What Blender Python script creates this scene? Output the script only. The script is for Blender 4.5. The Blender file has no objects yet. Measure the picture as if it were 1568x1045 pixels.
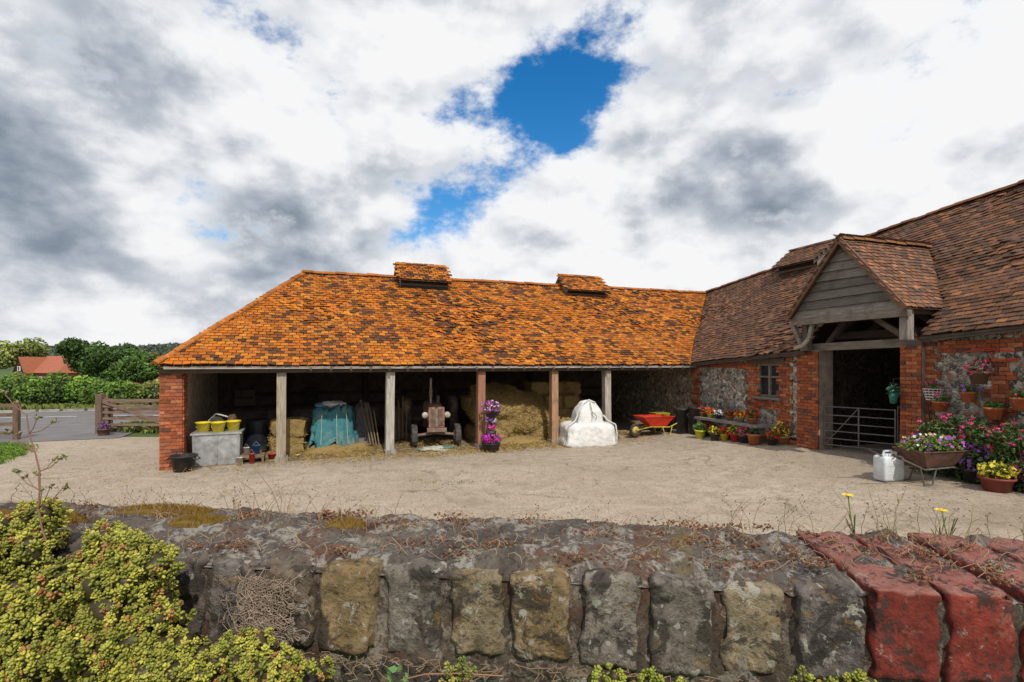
import bpy, math, random
import numpy as np
from mathutils import Matrix, Vector, noise
random.seed(7); rng=np.random.default_rng(7)
R=random.random
def U(a,b): return a+(b-a)*R()
def J(c,a,b):
    k=U(a,b); return tuple(q*k for q in c)
sc=bpy.context.scene
sc.view_settings.view_transform='Standard'; sc.view_settings.look='None'; sc.view_settings.exposure=0

# ------------------------------------------------------------------ mesh builder
class MB:
    def __init__(s): s.V=[];s.L=[];s.T=[];s.C=[];s.I=[];s.S=[];s.n=0;s.M=None
    def add(s,v,f,c=(.5,.5,.5),m=0,sm=False):
        v=np.asarray(v,dtype=float).reshape(-1,3)
        if s.M is not None:
            A=np.array(s.M); v=v@A[:3,:3].T+A[:3,3]
        if isinstance(f,np.ndarray):
            k=len(f); tot=np.full(k,f.shape[1]); L=f.reshape(-1)
        else:
            k=len(f); tot=np.array([len(q) for q in f]); L=np.array([i for q in f for i in q])
        s.V.append(v); s.L.append(L+s.n); s.T.append(tot); s.n+=len(v)
        c=np.asarray(c,dtype=float)
        if c.ndim==1: c=np.tile(c[:3],(k,1))
        s.C.append(c); s.I.append(np.full(k,m)); s.S.append(np.full(k,sm))
    def box(s,c,d,col=(.5,.5,.5),m=0,rz=0,rx=0,ry=0,taper=1):
        x,y,z=d[0]/2,d[1]/2,d[2]/2
        P=[(-x,-y,-z),(x,-y,-z),(x,y,-z),(-x,y,-z),(-x*taper,-y*taper,z),(x*taper,-y*taper,z),(x*taper,y*taper,z),(-x*taper,y*taper,z)]
        if rz or rx or ry:
            E=Matrix.Rotation(rz,3,'Z')@Matrix.Rotation(ry,3,'Y')@Matrix.Rotation(rx,3,'X')
            P=[E@Vector(p) for p in P]
        P=[(p[0]+c[0],p[1]+c[1],p[2]+c[2]) for p in P]
        s.add(P,[(0,3,2,1),(4,5,6,7),(0,1,5,4),(1,2,6,5),(2,3,7,6),(3,0,4,7)],col,m)
    def cyl(s,p0,p1,r0,r1=None,n=10,col=(.5,.5,.5),m=0,cap=True,sm=True):
        r1=r0 if r1 is None else r1
        p0=Vector(p0);p1=Vector(p1);d=(p1-p0)
        if d.length<1e-9:return
        d.normalize(); a=d.orthogonal().normalized(); b=d.cross(a)
        P=[];F=[]
        for p,r in((p0,r0),(p1,r1)):
            for i in range(n):
                t=2*math.pi*i/n; P.append(p+a*(r*math.cos(t))+b*(r*math.sin(t)))
        for i in range(n): F.append((i,(i+1)%n,n+(i+1)%n,n+i))
        s.add(P,F,col,m,sm)
        if cap: s.add(P,[tuple(range(n))[::-1],tuple(range(n,2*n))],col,m)
    def tube(s,pts,r,n=6,col=(.5,.5,.5),m=0,r1=None):
        k=len(pts)-1
        for i in range(k):
            ra=r if r1 is None else r+(r1-r)*i/k; rb=r if r1 is None else r+(r1-r)*(i+1)/k
            s.cyl(pts[i],pts[i+1],ra,rb,n,col,m)
    def lathe(s,c,prof,n=20,col=(.5,.5,.5),m=0,axis='z',sm=True,wob=0):
        P=[];F=[]
        for j,(r,z) in enumerate(prof):
            for i in range(n):
                t=2*math.pi*i/n; rr=r*(1+wob*noise.noise(Vector((math.cos(t)*2,math.sin(t)*2,z*4+c[0]))))
                q=(rr*math.cos(t),rr*math.sin(t),z)
                if axis=='x': q=(z,q[0],q[1])
                if axis=='y': q=(q[0],z,q[1])
                P.append((q[0]+c[0],q[1]+c[1],q[2]+c[2]))
        for j in range(len(prof)-1):
            for i in range(n): F.append((j*n+i,j*n+(i+1)%n,(j+1)*n+(i+1)%n,(j+1)*n+i))
        s.add(P,F,col,m,sm)
    def blob(s,c,r,col=(.5,.5,.5),m=0,e=1.0,na=0.0,ns=2.0,n=24,seed=0,rz=0,sm=True):
        P=[];F=[];h=n//2
        def sp(v): return math.copysign(abs(v)**e,v)
        for j in range(h+1):
            ph=-math.pi/2+math.pi*j/h
            for i in range(n):
                t=2*math.pi*i/n
                x=sp(math.cos(ph))*sp(math.cos(t));y=sp(math.cos(ph))*sp(math.sin(t));z=sp(math.sin(ph))
                k=1+na*noise.fractal(Vector((x*ns+seed,y*ns,z*ns)),1,2,4)
                x,y,z=x*r[0]*k,y*r[1]*k,z*r[2]*k
                P.append((c[0]+x*math.cos(rz)-y*math.sin(rz),c[1]+x*math.sin(rz)+y*math.cos(rz),c[2]+z))
        for j in range(h):
            for i in range(n): F.append((j*n+i,j*n+(i+1)%n,(j+1)*n+(i+1)%n,(j+1)*n+i))
        s.add(P,F,col,m,sm)
    def leaves(s,P,size,cols,m=0,asp=.55,up=0.3,outc=None):
        P=np.asarray(P);n=len(P)
        if n==0:return
        N=rng.normal(size=(n,3)); 
        if outc is not None:
            o=P-np.asarray(outc); o/=np.linalg.norm(o,axis=1)[:,None]+1e-9; N=N*.6+o
        N[:,2]+=up; N/=np.linalg.norm(N,axis=1)[:,None]
        T=np.cross(N,rng.normal(size=(n,3))); T/=np.linalg.norm(T,axis=1)[:,None]; B=np.cross(N,T)
        sz=size*(.6+.8*rng.random((n,1)))
        v=np.stack([P-T*sz,P+B*sz*asp+N*sz*.15,P+T*sz,P-B*sz*asp+N*sz*.15],1).reshape(-1,3)
        s.add(v,np.arange(4*n).reshape(n,4),cols,m)
    def build(s,name,mats,parent=None,recenter=True):
        V=np.concatenate(s.V);L=np.concatenate(s.L);T=np.concatenate(s.T);C=np.concatenate(s.C);I=np.concatenate(s.I);S=np.concatenate(s.S)
        loc=np.zeros(3)
        if recenter:
            loc=np.array([(V[:,0].min()+V[:,0].max())/2,(V[:,1].min()+V[:,1].max())/2,V[:,2].min()]); V=V-loc
        me=bpy.data.meshes.new(name); me.vertices.add(len(V)); me.vertices.foreach_set('co',V.reshape(-1))
        me.loops.add(len(L)); me.loops.foreach_set('vertex_index',L.astype(np.int32))
        me.polygons.add(len(T)); st=np.concatenate([[0],np.cumsum(T)[:-1]])
        me.polygons.foreach_set('loop_start',st.astype(np.int32)); me.polygons.foreach_set('loop_total',T.astype(np.int32))
        me.polygons.foreach_set('material_index',I.astype(np.int32)); me.polygons.foreach_set('use_smooth',S.astype(bool))
        me.update(calc_edges=True)
        a=me.color_attributes.new('Col','FLOAT_COLOR','CORNER')
        cc=np.repeat(np.concatenate([C,np.ones((len(C),1))],1),T,axis=0); a.data.foreach_set('color',cc.reshape(-1))
        for q in mats: me.materials.append(q)
        me.validate()
        o=bpy.data.objects.new(name,me); sc.collection.objects.link(o); o.location=loc
        if parent: o.parent=parent
        return o
def empty(name):
    o=bpy.data.objects.new(name,None); sc.collection.objects.link(o); o.empty_display_size=.3; return o

# ------------------------------------------------------------------ materials
class NT:
    def __init__(s,nt): s.t=nt
    def n(s,ty,**k):
        q=s.t.nodes.new(ty)
        for a,b in k.items():
            if a.startswith('i_'):
                key=a[2:]; key=int(key) if key.isdigit() else key.replace('_',' ')
                s.set(q.inputs[key],b)
            else: setattr(q,a,b)
        return q
    def set(s,inp,b):
        if isinstance(b,bpy.types.NodeSocket): s.t.links.new(b,inp)
        else: inp.default_value=b
    def noise(s,vec,sc_,det=4,rough=.55,dist=0):
        return s.n('ShaderNodeTexNoise',i_Vector=vec,i_Scale=sc_,i_Detail=det,i_Roughness=rough,i_Distortion=dist).outputs['Fac']
    def ramp(s,fac,a,b,lo=0,hi=1,smooth=False):
        q=s.n('ShaderNodeMapRange',i_Value=fac); q.inputs['From Min'].default_value=a;q.inputs['From Max'].default_value=b
        q.inputs['To Min'].default_value=lo;q.inputs['To Max'].default_value=hi
        if smooth:q.interpolation_type='SMOOTHSTEP'
        return q.outputs[0]
    def mix(s,f,a,b,mode='MIX'):
        q=s.n('ShaderNodeMix',data_type='RGBA',blend_type=mode); s.set(q.inputs[0],f)
        for i,x in((6,a),(7,b)):
            if isinstance(x,tuple) and len(x)==3:x=(*x,1)
            s.set(q.inputs[i],x)
        return q.outputs[2]
    def math(s,op,a,b=0,clamp=False,c=0):
        q=s.n('ShaderNodeMath',operation=op); q.use_clamp=clamp; s.set(q.inputs[0],a); s.set(q.inputs[1],b)
        if op=='MULTIPLY_ADD': s.set(q.inputs[2],c)
        return q.outputs[0]
    def vor(s,vec,sc_,feat='F1',out='Distance',rand=1):
        q=s.n('ShaderNodeTexVoronoi',feature=feat,i_Vector=vec,i_Scale=sc_,i_Randomness=rand); return q.outputs[out]
    def mapping(s,vec,scale,rot=(0,0,0)):
        return s.n('ShaderNodeMapping',i_Vector=vec,i_Scale=scale,i_Rotation=rot).outputs[0]
def MAT(name,rough=.8,fn=None,scale=6,amt=.35,bump=.3,bscale=40,bdist=.01,metal=0,spec=.3,dirt=None,stretch=None):
    m=bpy.data.materials.new(name); m.use_nodes=True; t=NT(m.node_tree); b=m.node_tree.nodes['Principled BSDF']
    b.inputs['Roughness'].default_value=rough; b.inputs['Metallic'].default_value=metal; b.inputs['Specular IOR Level'].default_value=spec
    co=t.n('ShaderNodeTexCoord').outputs['Object']
    if stretch: co=t.mapping(co,stretch)
    at=t.n('ShaderNodeAttribute',attribute_name='Col').outputs['Color']
    h=None
    if fn: col,h=fn(t,co,at)
    elif amt==0: col=at
    else:
        k=t.ramp(t.noise(co,scale,3,.6),.3,.7,1-amt,1+amt)
        col=t.mix(1,at,k,'MULTIPLY')
        if dirt: col=t.mix(t.ramp(t.noise(co,scale*.6,5,.65),.5,.68,0,dirt[3]),col,tuple(dirt[:3]))
    t.set(b.inputs['Base Color'],col)
    if bump:
        if h is None: h=t.noise(co,bscale,4,.6)
        q=t.n('ShaderNodeBump',i_Strength=bump,i_Distance=bdist,i_Height=h); t.set(b.inputs['Normal'],q.outputs[0])
    return m

def f_tile(t,co,at):
    k=t.ramp(t.noise(co,2.2,4,.65),.3,.7,.72,1.22)
    c=t.mix(1,at,k,'MULTIPLY')
    c=t.mix(t.ramp(t.noise(co,26,4,.7),.50,.68,0,.6),c,(.09,.055,.03))
    c=t.mix(t.ramp(t.noise(co,5,4,.75),.56,.72,0,.45),c,(.10,.06,.035))
    return c,t.noise(co,60,3,.6)
def f_flint(t,co,at):
    v=t.n('ShaderNodeVectorMath',operation='MULTIPLY_ADD',i_0=t.n('ShaderNodeTexNoise',i_Vector=co,i_Scale=6.).outputs['Color'],i_1=(.35,.35,.35),i_2=co).outputs[0]
    e=t.vor(v,9,'DISTANCE_TO_EDGE'); cc=t.vor(v,9,'F1','Color')
    g=t.n('ShaderNodeSeparateColor',i_0=cc)
    st=t.mix(t.ramp(g.outputs[0],.2,.9),(.05,.05,.055),(.40,.38,.34)); st=t.mix(t.ramp(g.outputs[1],.75,.82),st,(.68,.65,.58)); st=t.mix(t.ramp(g.outputs[2],.9,.92),st,(.33,.1,.05))
    st=t.mix(t.ramp(t.noise(co,35,3),.45,.7,0,.6),st,(.30,.28,.25))
    c=t.mix(t.ramp(e,.05,.11),(.42,.37,.29),st)
    c=t.mix(t.ramp(t.noise(co,1.3,4),.5,.7,0,.35),c,(.14,.11,.08))
    c=t.mix(1,c,at,'MULTIPLY')
    return c,t.ramp(e,0,.25)
def f_brick(t,co,at):
    c=t.mix(1,at,t.ramp(t.noise(co,18,4,.7),.3,.7,.6,1.35),'MULTIPLY')
    c=t.mix(t.ramp(t.noise(co,2.5,4,.7),.52,.72,0,.6),c,(.10,.07,.05))
    return c,t.noise(co,50,4,.7)
def f_conc(t,co,at):
    n1=t.noise(co,.35,5,.6);n2=t.noise(co,3.5,5,.7);n3=t.noise(co,55,2,.6)
    c=t.mix(t.ramp(n1,.35,.65),(.34,.27,.198),(.45,.37,.285))
    c=t.mix(t.ramp(n2,.42,.7,0,.75),c,(.23,.19,.145))
    c=t.mix(t.ramp(n3,.52,.68,0,.65),c,(.58,.51,.42))
    c=t.mix(t.ramp(t.noise(co,24,3,.6),.53,.68,0,.75),c,(.15,.125,.10))
    wob=t.n('ShaderNodeTexNoise',i_Vector=co,i_Scale=2.2,i_Detail=6.,i_Roughness=.65).outputs['Color']
    v=t.n('ShaderNodeVectorMath',operation='MULTIPLY_ADD',i_0=wob,i_1=(1.0,1.0,0),i_2=co).outputs[0]
    e=t.vor(v,.40,'DISTANCE_TO_EDGE'); e2=t.vor(v,1.3,'DISTANCE_TO_EDGE')
    ck=t.math('MULTIPLY',t.ramp(e,.002,.010,.6,0),t.ramp(t.noise(co,.9,4,.6),.42,.58))
    ck2=t.math('MULTIPLY',t.ramp(e2,.004,.016,.45,0),t.ramp(t.noise(co,.7,2),.50,.6))
    ck=t.math('MAXIMUM',ck,ck2)
    c=t.mix(ck,c,(.11,.10,.06))
    c=t.mix(t.ramp(t.noise(co,.8,6,.75),.54,.70,0,.6),c,(.21,.175,.11))
    c=t.mix(t.ramp(t.noise(t.mapping(co,(.25,1,1),(0,0,.3)),2.2,4,.6),.6,.7,0,.35),c,(.55,.47,.37))
    h=t.math('SUBTRACT',t.math('MULTIPLY',n3,.5),ck)
    return c,h
def f_asph(t,co,at):
    c=t.mix(t.ramp(t.noise(co,1.5,4),.3,.7),(.13,.125,.125),(.19,.18,.18))
    c=t.mix(t.ramp(t.noise(co,60,2),.5,.7,0,.4),c,(.24,.23,.22)); return c,t.noise(co,90,2)
def f_grass(t,co,at):
    c=t.mix(t.ramp(t.noise(co,.12,4,.7),.35,.65),(.05,.10,.018),(.12,.16,.035))
    c=t.mix(t.ramp(t.noise(co,9,4,.7),.4,.7,0,.7),c,(.035,.07,.012)); return c,t.noise(co,25,3)
def f_straw(t,co,at):
    a=t.noise(t.mapping(co,(4,30,30),(.2,.3,.4)),6,3,.6); b=t.noise(t.mapping(co,(30,5,12),(.7,.2,.1)),5,3,.6)
    k=t.math('MAXIMUM',a,b)
    c=t.mix(1,at,t.ramp(k,.4,.75,.35,1.5),'MULTIPLY'); return c,k
def f_wood(t,co,at):
    g=t.noise(t.mapping(co,(22,22,1.2)),2.5,4,.65)
    c=t.mix(1,at,t.ramp(g,.3,.7,.5,1.4),'MULTIPLY')
    c=t.mix(t.ramp(t.noise(co,4,4),.55,.7,0,.5),c,(.10,.08,.06)); return c,g
def f_woodh(t,co,at):
    g=t.noise(t.mapping(co,(1.5,1.5,30)),2.5,4,.65)
    c=t.mix(1,at,t.ramp(g,.3,.7,.5,1.4),'MULTIPLY')
    c=t.mix(t.ramp(t.noise(co,3,4),.52,.7,0,.6),c,(.08,.065,.052)); return c,g
def f_lichen(t,co,at):   # weathered coping bricks, close up
    n1=t.noise(co,33,6,.7); n2=t.noise(co,17,7,.74,.4); n3=t.noise(co,120,3,.7)
    c=t.mix(1,at,t.ramp(n1,.3,.7,.5,1.6),'MULTIPLY')
    c=t.mix(t.ramp(n2,.50,.56,0,.85),c,(.036,.029,.026))
    c=t.mix(t.ramp(t.noise(co,22,7,.75,1),.565,.63,0,.7),c,(.22,.13,.035))
    c=t.mix(t.ramp(n3,.54,.67,0,.65),c,(.025,.02,.018))
    wl=t.math('MULTIPLY',t.ramp(t.noise(co,29,6,.78,.6),.575,.60),t.ramp(n3,.36,.5))
    c=t.mix(t.math('MULTIPLY',wl,.85),c,(.38,.36,.30))
    wv=t.n('ShaderNodeVectorMath',operation='MULTIPLY_ADD',i_0=t.n('ShaderNodeTexNoise',i_Vector=co,i_Scale=110.,i_Detail=3.).outputs['Color'],i_1=(.012,.012,.012),i_2=co).outputs[0]
    c=t.mix(t.ramp(t.vor(wv,38),.16,.19,.75,0),c,(.36,.35,.29))
    return c,t.math('ADD',t.noise(co,60,7,.75),t.math('MULTIPLY',n3,.4))
def f_redpaint(t,co,at):
    c=t.mix(1,at,t.ramp(t.noise(co,25,6,.7),.3,.7,.6,1.35),'MULTIPLY')
    geo=t.n('ShaderNodeNewGeometry').outputs['Normal']; up=t.n('ShaderNodeSeparateXYZ',i_0=geo).outputs[2]
    upm=t.ramp(up,.35,.8)
    c=t.mix(t.math('MULTIPLY',upm,t.ramp(t.noise(co,40,6,.75),.35,.6,.25,.85)),c,(.34,.17,.135))
    c=t.mix(t.ramp(t.noise(co,48,6,.7),.57,.64,0,.6),c,(.27,.12,.085))
    c=t.mix(t.math('MULTIPLY',t.ramp(up,.2,.8,.85,1),t.ramp(t.noise(co,24,7,.78,.6),.525,.575)),c,(.050,.036,.032))
    n3=t.noise(co,130,4,.7)
    c=t.mix(t.ramp(n3,.53,.66,0,.75),c,(.06,.025,.018))
    c=t.mix(t.math('MULTIPLY',t.ramp(t.noise(co,31,6,.78,.6),.61,.63),t.ramp(n3,.36,.5,0,.7)),c,(.34,.30,.25))
    return c,t.math('ADD',t.noise(co,75,7,.75),t.math('MULTIPLY',n3,.4))
def f_crust(t,co,at):
    n=t.noise(co,13,6,.7,.5)
    c=t.mix(t.ramp(n,.35,.65),(.056,.046,.039),(.16,.135,.112))
    c=t.mix(t.ramp(t.noise(co,9,6,.7),.53,.62,0,.7),c,(.13,.055,.032))
    c=t.mix(t.ramp(t.noise(co,23,7,.78,.5),.52,.57,0,.85),c,(.31,.29,.255))
    c=t.mix(t.ramp(t.noise(co,7,5,.7),.62,.70,0,.6),c,(.18,.13,.03))
    n3=t.noise(co,170,3,.7)
    c=t.mix(t.ramp(n3,.50,.70,0,.8),c,(.026,.02,.017))
    c=t.mix(1,c,at,'MULTIPLY')
    return c,t.math('ADD',t.noise(co,55,7,.75),t.math('MULTIPLY',n3,.4))
m_tile=MAT('clay_tile',.85,f_tile,bump=.5,bdist=.01)
m_flint=MAT('flint_wall',.75,f_flint,bump=.9,bdist=.03)
m_brick=MAT('old_brick',.9,f_brick,bump=.5,bdist=.008)
m_mortar=MAT('mortar',.95,None,scale=5,amt=.3,bump=.4,bscale=60)
m_conc=MAT('yard_concrete',.9,f_conc,bump=.6,bdist=.012)
m_asph=MAT('asphalt',.9,f_asph,bump=.3)
m_grass=MAT('grass_ground',.95,f_grass,bump=.5,bdist=.05)
m_straw=MAT('straw',.9,f_straw,bump=.8,bdist=.02)
m_wood=MAT('weathered_timber',.85,f_wood,bump=.5,bdist=.006)
m_woodh=MAT('weathered_board',.85,f_woodh,bump=.5,bdist=.006)
m_lichen=MAT('lichen_brick',.92,f_lichen,bump=1,bdist=.005)
m_redp=MAT('red_painted_brick',.8,f_redpaint,bump=1,bdist=.005)
m_crust=MAT('mossy_mortar',.95,f_crust,bump=1,bdist=.006)
m_leaf=MAT('foliage',.6,None,amt=0,bump=0)
m_petal=MAT('petals',.6,None,amt=0,bump=0)
m_sed=MAT('sedum_leaf',.5,None,scale=90,amt=.2,bump=0,spec=.35)
m_plast=MAT('worn_plastic',.45,None,scale=5,amt=.18,bump=.1,dirt=(.2,.16,.1,.35))
m_steel=MAT('galvanised_steel',.5,None,scale=7,amt=.25,bump=.12,metal=.45,dirt=(.16,.11,.07,.5))
m_rust=MAT('rusty_paint',.75,None,scale=9,amt=.4,bump=.3,dirt=(.16,.06,.03,.8))
m_rub=MAT('rubber',.8,None,scale=9,amt=.3,bump=.2,dirt=(.16,.13,.1,.6))
m_fab=MAT('woven_fabric',.75,None,scale=4,amt=.12,bump=.7,bscale=9,bdist=.06,dirt=(.4,.36,.28,.35))
m_terra=MAT('terracotta',.8,None,scale=12,amt=.25,bump=.2,dirt=(.4,.3,.22,.4))
m_dry=MAT('dry_stem',.8,None,amt=0,bump=0)
m_hill=MAT('wooded_hill',.95,None,amt=0,bump=0)
m_glass=MAT('window_glass',.12,None,scale=3,amt=.2,bump=.05,spec=.6)
MW=[m_wood,m_woodh]

# ------------------------------------------------------------------ terrain
def ss(x): x=max(0,min(1,x)); return x*x*(3-2*x)
def g(x,y):
    z=.30*ss((x-3)/5)
    if y>28: z-=3*ss((y-28)/60)
    return z
def sheet(name,xs,ys,dz,mat,inside=None,col=(.5,.5,.5)):
    V=[(x,y,g(x,y)+dz) for y in ys for x in xs]; nx=len(xs);F=[]
    for j in range(len(ys)-1):
        for i in range(nx-1):
            if inside is None or inside((xs[i]+xs[i+1])/2,(ys[j]+ys[j+1])/2): F.append((j*nx+i,j*nx+i+1,(j+1)*nx+i+1,(j+1)*nx+i))
    b=MB(); b.add(V,F,col,0,True); return b.build(name,[mat],recenter=False)
gx=[-1500,-700,-300,-150,-80]+list(np.arange(-60,61,2.))+[80,150,300,700,1500]
gy=[-300,-100,-40]+list(np.arange(-20,100,2.))+[120,150,200,300,500,900,1600]
sheet('grass_ground',gx,gy,-.012,m_grass)
def strip(name,pts,wid,dz,mat,col=(.5,.5,.5)):
    V=[];F=[]
    for i,p in enumerate(pts):
        a=pts[max(0,i-1)];c=pts[min(len(pts)-1,i+1)]; d=Vector((c[0]-a[0],c[1]-a[1])).normalized(); n=Vector((-d.y,d.x)); w=wid[i] if isinstance(wid,list) else wid
        for k in(-1,-.5,0,.5,1): x=p[0]+n.x*w*k/2;y=p[1]+n.y*w*k/2; V.append((x,y,g(x,y)+dz))
    for i in range(len(pts)-1):
        for k in range(4): F.append((i*5+k,i*5+k+1,i*5+6+k,i*5+5+k))
    b=MB();b.add(V,F,col);return b.build(name,[mat],recenter=False)
YX=list(np.arange(-24,16.1,.5)); YY=list(np.arange(.8,23,.4))
def yard_in(x,y):
    if x<-8.6 and y>15.9: return False
    if x<-17.2 : return False
    return True
sheet('concrete_yard',YX,YY,.004,m_conc,yard_in)
V=[];F=[]
ys=np.linspace(8,14.5,40)
for y in ys:
    xr=-11.75-.62*max(0,y-11.9)+.12*math.sin(y*5)+.1*noise.noise(Vector((y*3,0,0)))-.5*ss((y-13.6)/.9)
    for k in range(5): V.append((-17.6+(xr+17.6)*k/4,y,.012 if k<4 else .0045))
for j in range(len(ys)-1):
    for k in range(4): F.append((j*5+k,j*5+k+1,j*5+k+6,j*5+k+5))
b=MB();b.add(V,F);b.build('grass_corner',[m_grass],recenter=False)
road=[(-60,12.5),(-40,15.5),(-30,18),(-24,20.5),(-19,22),(-12,22.6),(-4,22.2),(6,24.0),(20,27),(40,30)]
def dense(p,k=6):
    o=[]
    for i in range(len(p)-1):
        for j in range(k): 
            t=j/k; P=[Vector((*p[max(0,min(len(p)-1,i+q))],0)) for q in(-1,0,1,2)]
            v=.5*((2*P[1])+(-P[0]+P[2])*t+(2*P[0]-5*P[1]+4*P[2]-P[3])*t*t+(-P[0]+3*P[1]-3*P[2]+P[3])*t**3); o.append((v.x,v.y))
    o.append(p[-1]); return o
rd=dense(road)
strip('asphalt_road',rd,6,.008,m_asph)
strip('asphalt_driveway',dense([(-14.2,14.9),(-15.2,17.2),(-17,20)]),[4.6]*6+[5.5]*6+[9],.0165,m_asph)
b=MB()
for k in range(3,len(rd)-3,2):
    a=Vector(rd[k]);c=Vector(rd[k+1]);d=(c-a).normalized();n=Vector((-d.y,d.x))*.06;c=a+d*1.2
    b.add([(p.x,p.y,g(p.x,p.y)+.0225) for p in(a-n,c-n,c+n,a+n)],[(0,1,2,3)],(.75,.75,.72))
for i in range(len(rd)-1):
    for sd in(-1,1):
        a=Vector(rd[i]);c=Vector(rd[i+1]);d=(c-a).normalized();n=Vector((-d.y,d.x))*sd
        if sd<0 and -21<a.x<-11: continue
        b.add([(p.x,p.y,g(p.x,p.y)+.0225) for p in(a+n*2.75,c+n*2.75,c+n*2.85,a+n*2.85)],[(0,1,2,3)],(.6,.6,.56))
b.build('road_markings',[m_mortar],recenter=False)
b=MB()
for i in range(len(rd)-1):
    a=Vector(rd[i]);c=Vector(rd[i+1]);d=(c-a);n=Vector((-d.y,d.x)).normalized();q=(a+c)/2+n*3.08
    b.box((q.x,q.y,g(q.x,q.y)+.05),(d.length,.14,.13),(.3,.29,.27),0,math.atan2(d.y,d.x))
b.build('road_kerb',[m_mortar],recenter=False)
b=MB()
for (y0,h0,c,sd) in ((420,7.5,(.06,.09,.04),0),(760,24,(.09,.12,.09),5)):  # distance haze mixed into the ridge colours, paler on the far one
    xs=np.arange(-1500,1500,6.);V=[];F=[]
    hf=lambda x:h0*(1+.25*math.sin(x*.006+sd)+.14*math.sin(x*.021+sd))
    for i,x in enumerate(xs):
        hh=hf(x)+h0*.10*noise.fractal(Vector((x*.05,sd,0)),1,2,5)
        V+= [(x,y0-70,-4),(x,y0-25,hh*.5-2+1.0*noise.noise(Vector((x*.08,3,sd)))),(x,y0,hh),(x,y0+60,-4)]
    for i in range(len(xs)-1):
        for k in range(3): F.append((i*4+k,i*4+4+k,i*4+5+k,i*4+1+k))
    b.add(V,F,c,0)
    P=np.array([[U(-1100,-100),y0-U(0,30),0] for _ in range(9000)])
    for p in P: p[2]=hf(p[0])*(1-(y0-p[1])/60)+U(-1,1.2)
    k=rng.random((len(P),1)); b.leaves(P,2.0,np.array(c)*(.6+k*.9),0,.9)
b.build('distant_hills',[m_hill],recenter=False)

# ------------------------------------------------------------------ vegetation
def ellpts(c,r,n,shell=.35):
    d=rng.normal(size=(n,3)); d/=np.linalg.norm(d,axis=1)[:,None]; k=1-shell*rng.random((n,1))**1.5
    return np.array(c)+d*k*np.array(r)
def greens(n,c1,c2): 
    k=rng.random((n,1)); return np.array(c1)*(1-k)+np.array(c2)*k
def tree(name,x,y,h,r,c1,c2,n=5200,leaf=.13):
    z0=g(x,y); b=MB(); tc=(.10,.075,.05)
    b.cyl((x,y,z0-.1),(x+.05,y,z0+h*.5),r*.09,r*.05,8,tc,1)
    top=Vector((x,y,z0+h*.42)); 
    for i in range(16):
        a=U(0,6.28); rr=r*U(.25,.8); q=Vector((x+rr*math.cos(a),y+rr*math.sin(a),z0+h*U(.45,.88)))
        b.tube([top+Vector((0,0,U(-.2,.3)*h*.4)),(top+q)/2+Vector((U(-.1,.1),U(-.1,.1),.1*h*.2)),q],r*.035,5,tc,1,r1=r*.01)
        cr=r*U(.28,.5); br=U(.6,1.35); m=n//16
        P=ellpts(q,(cr,cr,cr*.75),m,.7); C=greens(m,c1,c2)*br
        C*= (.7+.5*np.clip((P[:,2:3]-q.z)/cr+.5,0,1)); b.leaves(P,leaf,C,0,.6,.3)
    return b.build(name,[m_leaf,m_wood])
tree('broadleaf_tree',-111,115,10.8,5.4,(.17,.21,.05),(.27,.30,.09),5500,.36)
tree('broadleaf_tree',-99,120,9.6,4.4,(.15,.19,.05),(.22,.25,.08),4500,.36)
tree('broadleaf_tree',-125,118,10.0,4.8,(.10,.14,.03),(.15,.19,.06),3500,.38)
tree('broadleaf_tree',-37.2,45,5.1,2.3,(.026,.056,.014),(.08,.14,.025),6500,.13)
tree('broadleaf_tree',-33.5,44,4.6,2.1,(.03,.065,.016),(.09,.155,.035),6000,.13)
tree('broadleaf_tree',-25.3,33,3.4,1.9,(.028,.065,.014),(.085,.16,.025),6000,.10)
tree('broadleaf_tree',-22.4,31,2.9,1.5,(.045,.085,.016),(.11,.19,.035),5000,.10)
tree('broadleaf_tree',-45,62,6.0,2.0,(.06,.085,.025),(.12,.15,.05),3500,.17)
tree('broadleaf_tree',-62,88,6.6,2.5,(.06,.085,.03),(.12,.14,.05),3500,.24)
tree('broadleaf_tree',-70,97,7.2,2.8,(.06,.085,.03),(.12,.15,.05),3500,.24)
def bushmass(name,pts,r,h,n,leaf,c1,c2):
    b=MB()
    for i,(x,y) in enumerate(pts):
        rr=r*U(.8,1.2);hh=h*U(.8,1.15);z0=g(x,y)
        for k in range(5): b.cyl((x+U(-.2,.2),y+U(-.2,.2),z0-.05),(x+U(-.6,.6)*rr,y+U(-.6,.6)*rr,z0+hh*.8),.03,.01,5,(.09,.07,.05),1)
        P=ellpts((x,y,z0+hh*.48),(rr,rr,hh*.55),n,.45); P=P[P[:,2]>z0-.02]
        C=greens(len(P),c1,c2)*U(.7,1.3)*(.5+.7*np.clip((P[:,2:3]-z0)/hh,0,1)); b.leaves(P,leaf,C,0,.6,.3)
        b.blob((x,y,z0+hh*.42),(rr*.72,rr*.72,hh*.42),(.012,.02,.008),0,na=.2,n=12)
    return b.build(name,[m_leaf,m_wood])
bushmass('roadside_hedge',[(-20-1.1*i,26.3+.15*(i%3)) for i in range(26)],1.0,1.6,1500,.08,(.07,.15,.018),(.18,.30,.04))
bushmass('verge_shrubs',[(-19.5+.9*i,26.6+.2*math.sin(i)) for i in range(10)],.8,1.3,1000,.08,(.10,.15,.03),(.22,.27,.06))
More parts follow.
